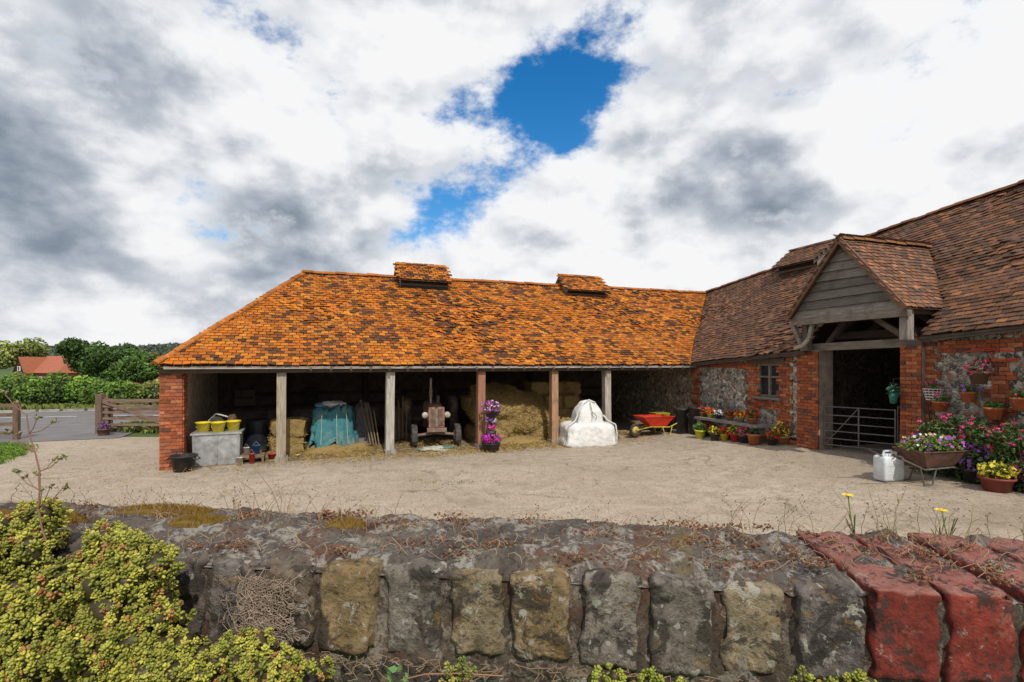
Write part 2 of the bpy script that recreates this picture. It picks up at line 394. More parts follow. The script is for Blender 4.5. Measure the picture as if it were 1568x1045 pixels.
def tufts(name,pts,n,h,c1,c2,w=.006,sp=.1):
    b=MB();V=[];C=[]
    for(x,y,z) in pts:
        for k in range(n):
            px,py=x+random.gauss(0,sp),y+random.gauss(0,sp);a=U(0,6.28);l=U(.2,.6)*h;hh=h*U(.5,1.1)
            dx,dy=math.cos(a)*w,math.sin(a)*w
            V+=[(px-dx,py-dy,z),(px+dx,py+dy,z),(px+l*.5-dy*.3,py+l*.3*math.sin(a*3),z+hh*.7),(px+l*math.cos(a*2),py+l*math.sin(a*2),z+hh)]
            k2=R();C.append([c1[i]*(1-k2)+c2[i]*k2 for i in range(3)])
    b.add(V,np.arange(len(V)).reshape(-1,4),np.array(C),0); return b.build(name,[m_leaf])
gp_=[]
while len(gp_)<900:
    x,y=U(-17,-11.6),U(11,14.4)
    if x<-11.85-.62*max(0,y-11.9)-.5*ss((y-13.6)/.9): gp_.append((x,y,.01))
tufts('verge_grass',gp_,22,.10,(.09,.17,.02),(.20,.30,.05),.010,.13)
tufts('roadside_grass',[(U(-26,-8),U(25.3,26.4),.0) for _ in range(300)]+[(U(-13.2,-9),U(17.2,18.6),.0) for _ in range(220)],20,.3,(.13,.17,.03),(.27,.28,.09),.012,.2)
wd_=[(-1.3+random.gauss(0,.5),9.9+random.gauss(0,.1),.004) for _ in range(14)]+[(U(-9,5),U(8,13),.004) for _ in range(20)]
for k in range(70):
    t_=U(.2,4.1); q=Vector((5.81+.309*t_-.951*U(.02,.25),16.38-.951*t_-.309*.1,0)); wd_.append((q.x,q.y,g(q.x,q.y)+.004))
tufts('yard_weeds',wd_,7,.035,(.09,.12,.02),(.22,.20,.05),.004,.07)
b=MB();P=[];C=[]
for _ in range(7500):
    y=U(7.2,16);x=U(-1,1)*y*.98
    if x>6.5 : continue
    P.append((x,y,g(x,y)+.007));k=R();C.append((.16,.12,.08) if k<.5 else((.5,.44,.36) if k<.8 else (.38,.28,.12)))
b.leaves(np.array(P),.012,np.array(C),0,.7,2.5);b.build('yard_grit',[m_dry],recenter=False)

# ------------------------------------------------------------------ distant cottage
H=empty('brick_cottage'); 
HM=Matrix.Translation((-86.5,98,-2.35))@Matrix.Rotation(-.35,4,'Z')
b=MB();b.M=HM
b.box((0,0,1.2),(10,6,3.6),(.3,.12,.07)); b.box((-3.4,-3.6,1.2),(3,2,3.6),(.3,.12,.07)); b.build('walls',[m_brick],H)
b=MB();b.M=HM
b.add([(-5.4,-3.5,2.9),(5.4,-3.5,2.9),(3.9,0,6.1),(-3.9,0,6.1),(-5.4,3.5,2.9),(5.4,3.5,2.9)],[(0,1,2,3),(5,4,3,2),(4,0,3),(1,5,2)],(.38,.13,.075))
b.add([(-5.2,-4.8,2.8),(-3.4,-4.8,5.9),(-1.6,-4.8,2.8),(-5.2,0,2.8),(-3.4,0,5.9),(-1.6,0,2.8)],[(0,1,4,3),(1,2,5,4)],(.33,.11,.06))
b.box((3.2,0,6.2),(.8,.8,1.4),(.3,.11,.06)); b.build('roof',[m_brick],H)
b=MB();b.M=HM
b.add([(-5,-4.6,2.85),(-1.8,-4.6,2.85),(-3.4,-4.6,5.6)],[(0,1,2)],(.03,.028,.025)); b.box((-3.4,-4.66,3.7),(.9,.06,.9),(.75,.75,.72)); b.box((-3.4,-4.7,3.7),(.35,.03,.7),(.05,.05,.06))
for x in(-.2,2.2,4): b.box((x,-3.04,1.7),(1,.08,1.1),(.7,.7,.68)); b.box((x,-3.1,1.7),(.8,.03,.9),(.05,.06,.07))
b.build('windows_and_gable',[m_woodh],H)
H2=empty('brick_cottage'); HM=Matrix.Translation((-80,112,-2.3))@Matrix.Rotation(.2,4,'Z'); b=MB();b.M=HM
b.box((0,0,1.2),(8,5,3.6),(.3,.12,.07)); b.build('walls',[m_brick],H2)
b=MB();b.M=HM;b.add([(-4.4,-3,2.9),(4.4,-3,2.9),(4.4,0,6.1),(-4.4,0,6.1),(-4.4,3,2.9),(4.4,3,2.9)],[(0,1,2,3),(5,4,3,2),(4,0,3),(1,5,2)],(.38,.15,.09));b.box((2,0,6.3),(.8,.8,1.5),(.3,.11,.06));b.build('roof',[m_brick],H2)
b=MB();b.M=HM
for x in(-2,1.5): b.box((x,-2.56,1.7),(1,.1,1.1),(.7,.7,.68))
b.build('windows',[m_woodh],H2)
b=MB(); b.cyl((-41,54,-1.6),(-41,54,3.2),.11,.08,8,(.1,.08,.06)); b.box((-41,53.9,2.9),(1.2,.1,.1),(.1,.08,.06)); b.build('telegraph_pole',[m_wood])

# ------------------------------------------------------------------ fences
def fence(name,p0,p1,rails=4,h=1.05,step=1.6):
    p0=Vector(p0);p1=Vector(p1);d=p1-p0;L=d.length;d.normalize();a=math.atan2(d.y,d.x);b=MB();n=max(1,round(L/step))
    for i in range(n+1):
        q=p0+d*(L*i/n); b.box((q.x,q.y,g(q.x,q.y)+h*.5+.03),(.13,.13,h*1.12),(.16,.10,.07),0,a,U(-.03,.03))
    for k in range(rails):
        for i in range(n):
            q=p0+d*(L*(i+.5)/n); b.box((q.x+d.y*.085,q.y-d.x*.085,g(q.x,q.y)+h*(.2+.78*k/(rails-1))),(L/n*1.02,.035,.1),(.20,.13,.09),1,a,0,U(-.02,.02))
    return b.build(name,MW)
fence('wooden_fence',(-13.35,17.0),(-4,21))
fence('wooden_fence',(-14.9,15.4),(-30,12.6))
b=MB()
for k in range(5): b.box((-12.35,16.75,.3+.2*k),(2.1,.04,.08),(.22,.15,.11),1,-.02)
for x in(-13.3,-11.4): b.box((x,16.8,.65),(.1,.06,1.1),(.2,.13,.1))
b.box((-13.5,16.8,.65),(.2,.2,1.3),(.17,.11,.08))
b.box((-12.35,16.72,.68),(2.15,.04,.08),(.2,.13,.1),1,0,0,.35)
b.build('field_gate',MW)
b=MB(); b.lathe((-13.0,16.3,.0),[(.14,0),(.18,.2),(.2,.2),(.18,.22),(0.01,.19)],14,(.15,.08,.05)); P=ellpts((-13,16.3,.32),(.2,.2,.15),260,.8); b.leaves(P,.035,greens(260,(.06,.1,.03),(.25,.10,.32)),0); b.build('flower_pot',[m_leaf])

# ------------------------------------------------------------------ frames
th=math.radians(22); c1,k1=math.cos(th),math.sin(th)
FM=Matrix(((c1,-k1,0,-7.36),(k1,c1,0,11.06),(0,0,1,0),(0,0,0,1)))      # open barn: s,w,z
fi=math.radians(18); c2,k2=math.cos(fi),math.sin(fi)
FW=Matrix(((k2,c2,0,5.81),(-c2,k2,0,16.38),(0,0,1,0),(0,0,0,1)))      # flint barn: t,w,z
def W(t,w,z=0): return FW@Vector((t,w,z))
def Mn(s,w,z=0): return FM@Vector((s,w,z))
def brickcol():
    r=R()
    if r<.45: c=(.37,.10,.040)
    elif r<.7: c=(.29,.08,.036)
    elif r<.87: c=(.44,.16,.070)
    else: c=(.16,.07,.05)
    return J(c,.75,1.15)
def bricks(b,a0,a1,z0,z1,w,th_=.03,tooth=0,face='w',m=0,bl=.215,bh=.065):
    j=0;z=z0
    while z+bh<=z1+.001:
        e0=a0-(tooth if j%4<2 else 0); e1=a1+(tooth if j%4<2 else 0)
        x=e0+(0 if j%2 else -bl/2)
        while x<e1:
            xa=max(x,e0);xb=min(x+bl,e1)
            if xb-xa>.03:
                dd=U(-.003,.004)
                if face=='w': b.box(((xa+xb)/2,w-th_/2+.005-dd,z+bh/2),(xb-xa-.011,th_+.01,bh),brickcol(),m)
                else: b.box((w+(-th_/2+.005-dd),(xa+xb)/2,z+bh/2),(th_+.01,xb-xa-.011,bh),brickcol(),m)
            x+=bl
        z+=bh+.011;j+=1

def tiles(b,E0,E1,R0,R1,keep,colfn,gauge=.105,wid=.165,m=0,sag=.02,seed=0,rough=1):
    E0,E1,R0,R1=map(Vector,(E0,E1,R0,R1)); L=max((R0-E0).length,(R1-E1).length);rows=int(L/gauge);cols=int((E1-E0).length/wid)
    V=[];C=[]
    up0=((R0-E0)+(R1-E1)).normalized();al0=(E1-E0).normalized();nr=al0.cross(up0)
    if nr.z<0:nr=-nr
    for j in range(rows+1):
        bb=j/rows
        for i in range(-1,cols+1):
            a=(i+(.5 if j%2 else 0)+.5)/cols
            if a<0 or a>1 or not keep(a,bb): continue
            e=E0.lerp(E1,a);r=R0.lerp(R1,a);up=(r-e).normalized()
            p=e.lerp(r,bb); p=p+nr*(sag*2*noise.noise(Vector((a*cols*.09+seed,bb*rows*.08,seed))))
            rg=rough*(.5+1.6*max(0,noise.noise(Vector((a*cols*.06+seed,bb*rows*.07,8+seed)))+.2))
            h=wid*.48*U(.92,1);ln=gauge*1.25;lo=U(-.016,.010)*rg;tz=.026+U(-.006,.014)*rg;tl=U(-.010,.010)*rg;sk=U(-.008,.008)*rg
            p0=p-al0*h+up*(lo+sk);p1=p+al0*h+up*(lo-sk);q0=p-al0*h+up*ln;q1=p+al0*h+up*ln
            V+=[p0+nr*(tz+tl),p1+nr*(tz-tl),q1+nr*.008,q0+nr*.008,p0+nr*(tz+tl-.018),p1+nr*(tz-tl-.018),q1-nr*.008,q0-nr*.008]
            C.append(colfn(a,bb))
    n=len(C); base=np.array([[0,1,2,3],[4,5,1,0],[7,4,0,3],[5,6,2,1]])
    F=(np.arange(n)[:,None,None]*8+base[None]).reshape(-1,4)
    b.add(np.array([tuple(v) for v in V]),F,np.repeat(np.array(C),4,axis=0),m)
def c_orange(a,b_):
    n=noise.fractal(Vector((a*22,b_*6,4)),1,2,4);r=R()
    if r<.11+.5*max(0,n): c=(.11,.045,.02)
    elif r<.28+.45*max(0,n): c=(.27,.09,.022)
    elif r<.72: c=(.48,.140,.012)
    else: c=(.54,.195,.020)
    return J(c,.70,1.12)
def c_brown(a,b_):
    r=R()
    c=(.13,.070,.045) if r<.55 else((.20,.092,.05) if r<.85 else((.25,.115,.05) if r<.93 else (.08,.052,.04)))
    return J(c,.65,1.3)
def ridge(b,p0,p1,colfn,r=.11,step=.3,m=0):
    p0=Vector(p0);p1=Vector(p1);n=int((p1-p0).length/step);d=(p1-p0).normalized();side=d.cross(Vector((0,0,1))).normalized();up=side.cross(d).normalized()
    for i in range(n):
        a=p0.lerp(p1,i/n);e=p0.lerp(p1,(i+1)/n-.02/ max(n,1)*.3);P=[];F=[];q=U(-.012,.012)
        for c_,rr in((a,r*U(1.0,1.08)),(e,r*.94)):
            for k in range(7):
                t=math.pi*k/6; P.append(c_+side*(rr*math.cos(t))+up*(rr*.75*math.sin(t)-.03+q))
        for k in range(6):F.append((k,k+1,8+k,7+k))
        F.append(tuple(range(7)));b.add(P,F,colfn(R(),R()),m)

# ------------------------------------------------------------------ open-fronted barn
B=empty('open_cart_barn')
ZE=2.27; ZR0=4.91
def zr(s): return ZR0+(s-2.64)*.0108
rf=MB();rf.M=FM
s0,s1=-.25,17.6
def kp(a,bb):
    s=s0+(s1-s0)*a; return s>=s0+.02+2.87*bb and s<=13.95+3.56*bb
tiles(rf,(s0,-.25,ZE),(s1,-.25,ZE),(s0,2.9,zr(s0)),(s1,2.9,zr(s1)),kp,c_orange,rough=1.6)
tiles(rf,(s0,6.05,ZE),(s0,-.25,ZE),(2.64,6.05,ZR0),(2.64,-.25,ZR0),lambda a,bb:(1-abs(2*a-1))>=bb+.01,c_orange)
zz=-.06
rf.add([(s0+.03,-.22,ZE+zz),(14.2,-.22,ZE+zz),(17.55,2.9,zr(17.5)+zz),(2.64,2.9,ZR0+zz),(s0+.03,6.05,ZE+zz),(17.4,6.05,ZE+zz)],[(0,1,2,3),(4,0,3),(5,4,3,2)],(.10,.055,.03),0)
oc=lambda a,b_:J((.45,.15,.025),.7,1.1)
ridge(rf,(2.6,2.9,ZR0+.03),(17.45,2.9,zr(17.45)+.03),oc)
ridge(rf,(s0,-.25,ZE+.04),(2.64,2.9,ZR0+.03),oc,.09,.25)
ridge(rf,(s0,6.05,ZE+.04),(2.64,2.9,ZR0+.03),oc,.09,.25)
rf.build('tiled_roof',[m_tile],B)
tb=MB();tb.M=FM
rv=MB();rv.M=FM
def vent(rv,tb,fa,fb,F,ze_,zr_,w0,w1,col,zb):
    tiles(rv,F(fa,w0,ze_),F(fb,w0,ze_),F(fa,w1,zr_),F(fb,w1,zr_),lambda a,b_:True,col,sag=.004)
    w2=2*w1-w0
    P=[F(fa,w0,ze_-.03),F(fb,w0,ze_-.03),F(fb,w1,zr_-.03),F(fa,w1,zr_-.03),F(fa,w2,ze_-.03),F(fb,w2,ze_-.03)]
    rv.add(P,[(0,1,2,3),(3,2,5,4)],(.1,.05,.03))
    ridge(rv,F(fa,w1,zr_+.02),F(fb,w1,zr_+.02),col,.08,.28)
    tb.add([F(fa+.08,w0+.2,zb),F(fb-.08,w0+.2,zb),F(fb-.08,w0+.2,ze_+.13),F(fa+.08,w0+.2,ze_+.13)],[(0,1,2,3)],(.04,.032,.025),1)
    for f in(fa+.08,fb-.08): tb.add([F(f,w0+.2,zb),F(f,w2-.2,zb),F(f,w2-.2,ze_+.12),F(f,w1,zr_-.05),F(f,w0+.2,ze_+.12)],[(0,1,2,3,4)],(.22,.19,.16),1)
    for f in(fa+.02,fb-.02):
        for (wa,za,wb,zb_) in((w0,ze_-.03,w1,zr_-.03),(w2,ze_-.03,w1,zr_-.03)):
            tb.add([F(f,wa,za-.09),F(f,wb,zb_-.09),F(f,wb,zb_+.02),F(f,wa,za+.02)],[(0,1,2,3)],(.15,.12,.1),1)
    for k in range(2):
        zz_=zb+(ze_-zb)*(.3+.45*k)
        a_=Vector(F(fb-.08,w0+.17,zz_));c_=Vector(F(fa+.08,w0+.17,zz_)); tb.add([c_+Vector((0,0,-.03)),a_+Vector((0,0,-.03)),a_+Vector((0,0,.03)),c_+Vector((0,0,.03))],[(0,1,2,3)],(.12,.09,.07),1)
I3=lambda a,w,z:(a,w,z)
vent(rv,tb,5.25,6.85,I3,4.80,5.36,2.2,2.9,c_orange,4.3)
vent(rv,tb,10.85,12.55,I3,4.80,5.36,2.25,2.9,c_orange,4.3)
rv.build('ridge_vents',[m_tile],B)
posts=[(2.17,(.34,.29,.22)),(4.65,(.42,.39,.34)),(7.05,(.34,.17,.10)),(9.24,(.38,.22,.13)),(10.99,(.40,.36,.30))]
for s,c in posts:
    q=U(-.012,.012)
    tb.box((s,.05,1.17),(.20,.19,2.14),c,0,U(-.04,.04),0,q); tb.box((s,.05,.06),(.27,.28,.16),(.30,.27,.23),0,0)
    tb.box((s,2.9,2.3),(.16,5.6,.16),(.10,.07,.05),1); tb.box((s,5.6,1.1),(.16,.16,2.3),(.10,.07,.05))
    if s>3: tb.box((s,2.9,3.5),(.12,.12,2.4),(.10,.07,.05))
for s in np.arange(2.8,13.9,.45):
    tb.box((s,1.33,3.45),(.06,4.1,.09),(.12,.085,.06),1,0,math.atan2(2.66,3.15))
tb.box((7.1,-.02,2.16),(14.6,.16,.14),(.10,.075,.055),1)
tb.box((7.0,-.20,2.205),(14.2,.03,.05),(.42,.39,.35),1)
tb.box((7.1,5.7,2.2),(14.6,.16,.16),(.10,.075,.05),1)
tb.build('timber_frame',MW,B)
wl=MB();wl.M=FM
wl.box((8.4,5.85,1.1),(17.6,.25,2.3),(.15,.115,.09),1)
wl.box((-.03,3.0,1.08),(.30,5.2,2.20),(.62,.55,.45),1)
for z in(.9,1.3):wl.box((8,5.70,z),(15,.06,.12),(.09,.07,.055),1)
wl.box((8.4,5.71,.35),(17.5,.08,.8),(.24,.20,.17),1)
wl.box((0.0,.2,1.08),(.40,.40,2.22),(.30,.25,.2),1)
bricks(wl,-.22,.21,.0,2.2,.0,.02)
bricks(wl,.0,5.7,.0,2.2,-.19,.03,face='s')
wl.M=FM@Matrix.Translation((.215,0,0))@Matrix.Scale(-1,4,(1,0,0)); bricks(wl,.0,.4,.0,2.2,0,.02,face='s')
wl.build('brick_and_render_walls',[m_brick,m_mortar],B)
fl=MB();fl.M=FM
fl.box((7.2,2.9,-.03),(14.3,5.6,.08),(.26,.20,.13)); fl.build('earth_floor',[m_straw],B)

# ------------------------------------------------------------------ flint wing with porch
Wg=empty('flint_barn')
def ez(t): return 2.30+.073*t
def wr(t): return 5.10+.1*(t+3.08)
T0,T1=-3.25,14.
rf=MB();rf.M=FW
PA,PZ,PS=5.72,4.90,1.18
def porchz(t): return PZ-abs(t-PA)*PS
def kw(a,bb):
    t=T0+(T1-T0)*a
    if t<.22-3.33*bb: return False
    z=ez(t)+(wr(t)-ez(t))*bb
    if abs(t-PA)<1.28 and z<porchz(t)-.03: return False
    return True
tiles(rf,(T0,-.3,ez(T0)),(T1,-.3,ez(T1)),(T0,3,wr(T0)),(T1,3,wr(T1)),kw,c_brown,gauge=.11,seed=3,rough=1.3)
V=[];F=[];na,nb=90,24
for j in range(nb+1):
    for i in range(na+1):
        t=T0+(T1-T0)*i/na;bb=j/nb; V.append((t,-.27+3.27*bb,ez(t)+(wr(t)-ez(t))*bb-.06))
for j in range(nb):
    for i in range(na):
        if kw((i+.5)/na,(j+.5)/nb): F.append((j*(na+1)+i,j*(na+1)+i+1,(j+1)*(na+1)+i+1,(j+1)*(na+1)+i))
rf.add(V,F,(.08,.05,.035))
rf.add([(T0,3,wr(T0)),(T1,3,wr(T1)),(T1,6.3,ez(T1)),(T0-3,6.3,ez(T0)),],[(0,1,2,3)],(.14,.07,.045))
ridge(rf,(-3.1,3,wr(-3.1)+.03),(T1,3,wr(T1)+.03),lambda a,b_:J((.24,.10,.05),.7,1.1))
for sg in(-1,1):
    t_e=PA+sg*1.32;z_e=PZ-1.32*PS
    e0,e1,r0,r1=(t_e,-.78,z_e),(t_e,2.3,z_e),(PA,-.78,PZ),(PA,2.3,PZ)
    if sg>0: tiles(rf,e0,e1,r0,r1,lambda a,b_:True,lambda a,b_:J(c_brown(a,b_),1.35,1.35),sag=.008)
    else: tiles(rf,e1,e0,r1,r0,lambda a,b_:True,c_brown,sag=.008)
    rf.add([(e0[0],e0[1],e0[2]-.02),(e1[0],e1[1],e1[2]-.02),(r1[0],r1[1],r1[2]-.02),(r0[0],r0[1],r0[2]-.02)],[(0,1,2,3)],(.08,.05,.035))
ridge(rf,(PA,-.78,PZ+.03),(PA,2.3,PZ+.03),lambda a,b_:J((.28,.12,.05),.7,1.1),.1)
rf.build('tiled_roof',[m_tile],Wg)
tb=MB();tb.M=FW;rv=MB();rv.M=FW
vent(rv,tb,.9,2.45,I3,5.30,5.90,2.25,3.0,c_brown,4.75)
rv.build('ridge_vent',[m_tile],Wg)
gb=3.33; n=8; hb=(PZ-gb-.06)/n
for k in range(n):
    z0_=gb+k*hb; h0=(PZ-.04-z0_)/PS; h1=(PZ-.04-z0_-hb*1.1)/PS; h1=max(h1,.02)
    sk=U(-.022,.022);col=J((.19,.17,.15),.65,1.35)
    w0=-.685;w1=-.635
    tb.add([(PA-h0,w0,z0_+sk),(PA+h0,w0,z0_-sk),(PA+h1,w1,z0_+hb*1.1),(PA-h1,w1,z0_+hb*1.1),(PA-h0,w0+.03,z0_+sk),(PA+h0,w0+.03,z0_-sk)],[(0,1,2,3),(4,5,1,0)],col,1)
def beam(a,b_,th_,col,m=0):
    a=Vector(a);b_=Vector(b_);d=(b_-a);d.normalize();s_=Vector((0,1,0))
    if abs(d.y)>.99: s_=Vector((1,0,0))
    u=d.cross(s_).normalized();s_=u.cross(d)
    P=[]
    for p in(a,b_):
        for (i,j) in((-1,-1),(1,-1),(1,1),(-1,1)): P.append(p+s_*(i*th_[0]/2)+u*(j*th_[1]/2))
    tb.add(P,[(0,1,2,3),(7,6,5,4),(0,4,5,1),(1,5,6,2),(2,6,7,3),(3,7,4,0)],col,m)
dk=(.10,.078,.06);dd_=(.075,.058,.045)
for sg in(-1,1):
    beam((PA,-.80,PZ+.0),(PA+sg*1.34,-.80,PZ-1.34*PS),(.035,.11),(.20,.11,.07),1)
beam((PA-1.30,-.62,gb-.07),(PA+1.30,-.62,gb-.07),(.12,.15),(.22,.19,.16),1)
beam((4.35,.06,2.68),(6.85,.06,2.72),(.2,.17),(.24,.21,.18),1)
beam((4.5,-.3,2.6),(4.5,-.3,3.40),(.15,.15),(.17,.14,.12)); beam((6.88,-.5,2.75),(6.88,-.5,3.42),(.17,.15),(.27,.24,.21))
for t in(4.5,6.85): beam((t,-.62,3.32),(t,.9,3.32),(.14,.14),dk,1)
pts=[(4.35,-.5,2.66),(4.60,-.52,2.72),(4.78,-.54,2.88),(4.88,-.56,3.2)]
for i in range(3): beam(pts[i],pts[i+1],(.06,.08),(.34,.31,.27),1)
beam((4.38,-.62,3.28),(4.42,-.3,2.62),(.09,.1),(.28,.25,.22),1)
for k in range(3):
    w=.5+k*.9; beam((4.6,w,2.95),(6.9,w,2.95),(.13,.16),dd_,1); beam((4.6,w,2.95),(PA,w,3.9),(.1,.12),dd_,1); beam((6.9,w,2.95),(PA,w,3.9),(.1,.12),dd_,1)
for t in(4.75,6.7): beam((t,.05,2.75),(t+(.5 if t<5.7 else -.5),.3,3.6),(.08,.1),(.10,.078,.06),1)
beam((6.8,-.4,2.8),(6.1,-.3,3.25),(.08,.1),(.12,.10,.08),1)
for(a,e) in((.3,4.4),(6.95,14)):
    beam((a,-.24,ez(a)-.05),(e,-.24,ez(e)-.05),(.04,.09),(.10,.08,.065),1)
wt0,wt1,wz0,wz1=2.67,3.43,1.42,2.30
fc=(.22,.19,.15)
for t in(wt0+.03,(wt0+wt1)/2,wt1-.03): tb.box((t,.06,(wz0+wz1)/2),(.055,.08,wz1-wz0),fc)
for z in(wz0+.03,wz1-.03,1.95): tb.box(((wt0+wt1)/2,.062,z),(wt1-wt0,.07,.045),fc,1)
tb.box(((wt0+wt1)/2,-.03,wz0-.03),(.95,.18,.06),(.22,.19,.16),1); tb.box(((wt0+wt1)/2,-.005,wz1+.07),(1.1,.1,.13),(.12,.09,.07),1)
tb.build('timberwork',MW,Wg)
gl=MB();gl.M=FW; gl.box(((wt0+wt1)/2,.10,(wz0+wz1)/2),(wt1-wt0,.015,wz1-wz0),(.03,.035,.04)); gl.build('window_glass',[m_glass],Wg)
fw=MB();fw.M=FW
def pan(t0,t1,z0,z1,c=(1,1,1)): fw.box(((t0+t1)/2,.15,(z0+z1)/2),(t1-t0,.3,z1-z0),c)
pan(-5.4,-1,-.1,3.0,(1.1,1.05,.95));pan(-1,0,-.1,2.40,(1.05,1,.95));pan(0,2.67,-.1,2.42);pan(2.67,3.43,-.1,1.42);pan(2.67,3.43,2.3,2.56);pan(3.43,4.1,-.1,2.62);pan(6.85,10,-.1,2.86);pan(10,14,-.1,3.15)
shade_tint=(.14,.12,.10)  # indoor shade put into the tint of the inner flint walls
fw.box((4.35,3.2,1.4),(.3,6,2.9),shade_tint); fw.box((7.1,3.2,1.4),(.3,6,2.9),shade_tint); fw.box((5,6.2,1.5),(18,.3,3.2),shade_tint); fw.box((14,3.1,1.6),(.3,6,3.4))
fw.build('flint_walls',[m_flint],Wg)
bw=MB();bw.M=FW
bw.box((4.35,.12,1.3),(.58,.44,2.64),(.3,.25,.2),1); bw.box((6.70,.12,1.3),(.40,.44,2.64),(.3,.25,.2),1)
bricks(bw,4.05,4.65,.15,2.62,-.10,.03); bricks(bw,6.5,6.9,.15,2.66,-.10,.03)
bw.M=FW@Matrix.Translation((4.05,0,0)); bricks(bw,-.1,.3,.15,2.6,0,.02,face='s')
bw.M=FW@Matrix.Translation((6.5,0,0)); bricks(bw,-.1,.3,.15,2.62,0,.02,face='s'); bw.M=FW
bricks(bw,.0,.30,.1,2.3,0,.025,.11)
bricks(bw,2.36,2.67,.55,2.4,0,.025,.11); bricks(bw,3.43,3.72,.55,2.45,0,.025,.11)
bricks(bw,2.5,3.6,1.10,1.36,0,.026); bricks(bw,.3,2.36,2.18,2.36,0,.024)
bricks(bw,6.9,7.05,.2,2.7,0,.025,.12)
bricks(bw,7.1,12,2.5,2.78,0,.024); bricks(bw,7.1,12,1.15,1.25,0,.024); bricks(bw,7.95,8.2,.2,2.45,0,.027,.11); bricks(bw,9.6,9.95,.2,2.45,0,.027,.11)
bricks(bw,.3,4.05,.1,.42,0,.024); bricks(bw,7.1,12,.15,.42,0,.024)
bw.build('brick_quoins',[m_brick,m_mortar],Wg)
it=MB();it.M=FW
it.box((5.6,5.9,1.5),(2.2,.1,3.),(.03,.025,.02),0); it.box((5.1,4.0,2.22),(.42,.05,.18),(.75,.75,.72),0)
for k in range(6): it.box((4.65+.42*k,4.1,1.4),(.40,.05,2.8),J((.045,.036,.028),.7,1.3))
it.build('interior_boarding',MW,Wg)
def mgate(name,t0,t1,w0,w1,z0,h):
    b=MB(); A=W(t0,w0,0);C=W(t1,w1,0);c=(.17,.165,.16)
    for k in range(6):
        z=z0+h*(k/5)**1.1; b.cyl((A.x,A.y,z),(C.x,C.y,z),.014,None,8,c)
    for f in(0,.5,1): q=A.lerp(C,f); b.cyl((q.x,q.y,z0-.02),(q.x,q.y,z0+h+.02),.019,None,8,c)
    b.cyl((A.x,A.y,z0),(A.lerp(C,.5).x,A.lerp(C,.5).y,z0+h),.012,None,6,c)
    return b.build(name,[m_steel])
mgate('metal_field_gate',4.68,5.9,.05,.6,.42,.88)
mgate('metal_field_gate',5.85,6.5,.75,.1,.42,.95)

# ------------------------------------------------------------------ straw
def strawblades(b,P,l,c1=(.60,.43,.16),c2=(.36,.24,.08)):
    P=np.asarray(P);n=len(P);T=rng.normal(size=(n,3));T[:,2]*=.5;T/=np.linalg.norm(T,axis=1)[:,None];B=np.cross(T,rng.normal(size=(n,3)));B/=np.linalg.norm(B,axis=1)[:,None]
    L=l*(.4+rng.random((n,1)));w=.005
    v=np.stack([P-T*L-B*w,P+T*L-B*w,P+T*L+B*w,P-T*L+B*w],1).reshape(-1,3); b.add(v,np.arange(4*n).reshape(n,4),greens(n,c1,c2),0)
def bale(b,c,d,rz=0,col=(.40,.28,.10)):
    n=7;P=[];idx={}
    def vid(i,j,k):
        if (i,j,k) in idx:return idx[(i,j,k)]
        v=Vector(((i/n-.5)*d[0],(j/n-.5)*d[1],(k/n-.5)*d[2])); q=Vector(v)
        for a in range(3):
            q[a]*=1-.06*sum((abs(v[o])/(d[o]/2))**4 for o in range(3) if o!=a)
        q+=Vector((noise.noise(q*5+Vector(c)),noise.noise(q*5+Vector((9,0,0))+Vector(c)),noise.noise(q*5+Vector((0,9,0))+Vector(c))))*.05
        x,y=q.x*math.cos(rz)-q.y*math.sin(rz),q.x*math.sin(rz)+q.y*math.cos(rz)
        idx[(i,j,k)]=len(P);P.append((c[0]+x,c[1]+y,c[2]+q.z));return idx[(i,j,k)]
    F=[]
    for a in range(n):
        for e in range(n):
            F+=[(vid(a,e,0),vid(a,e+1,0),vid(a+1,e+1,0),vid(a+1,e,0)),(vid(a,e,n),vid(a+1,e,n),vid(a+1,e+1,n),vid(a,e+1,n)),
                (vid(a,0,e),vid(a+1,0,e),vid(a+1,0,e+1),vid(a,0,e+1)),(vid(a,n,e),vid(a,n,e+1),vid(a+1,n,e+1),vid(a+1,n,e)),
                (vid(0,a,e),vid(0,a,e+1),vid(0,a+1,e+1),vid(0,a+1,e)),(vid(n,a,e),vid(n,a+1,e),vid(n,a+1,e+1),vid(n,a,e+1))]
    b.add(P,F,J(col,.8,1.2),0)
    S=[]
    for _ in range(170):
        f=random.choice((0,1,2)); q=[U(-.5,.5)*d[0],U(-.5,.5)*d[1],U(-.5,.5)*d[2]]; 
        if f==0:q[1]=-.5*d[1]
        elif f==1:q[2]=.5*d[2]
        else:q[0]=random.choice((-.5,.5))*d[0]
        S.append((c[0]+q[0]*math.cos(rz)-q[1]*math.sin(rz),c[1]+q[0]*math.sin(rz)+q[1]*math.cos(rz),c[2]+q[2]))
    strawblades(b,S,.07)
b=MB();b.M=FM
for (x,y,z,rz) in((2.25,1.2,.24,.1),(2.3,1.2,.68,-.05),(2.3,2.1,.24,0)): bale(b,(x,y,z),(.8,.5,.44),rz)
b.build('straw_bale_stack',[m_straw])
b=MB();b.M=FM
for j in range(4):
    for i in range(6):
        hx=7.55+i*.62+(j%2)*.25
        if j>=3 and hx<9.4: continue
        bale(b,(hx,1.85+U(-.1,.1)+.14*j,.22+.42*j),(.62,.9,.43),U(-.12,.12),(.42,.30,.12))
P=[];F=[];nu,nv=64,34
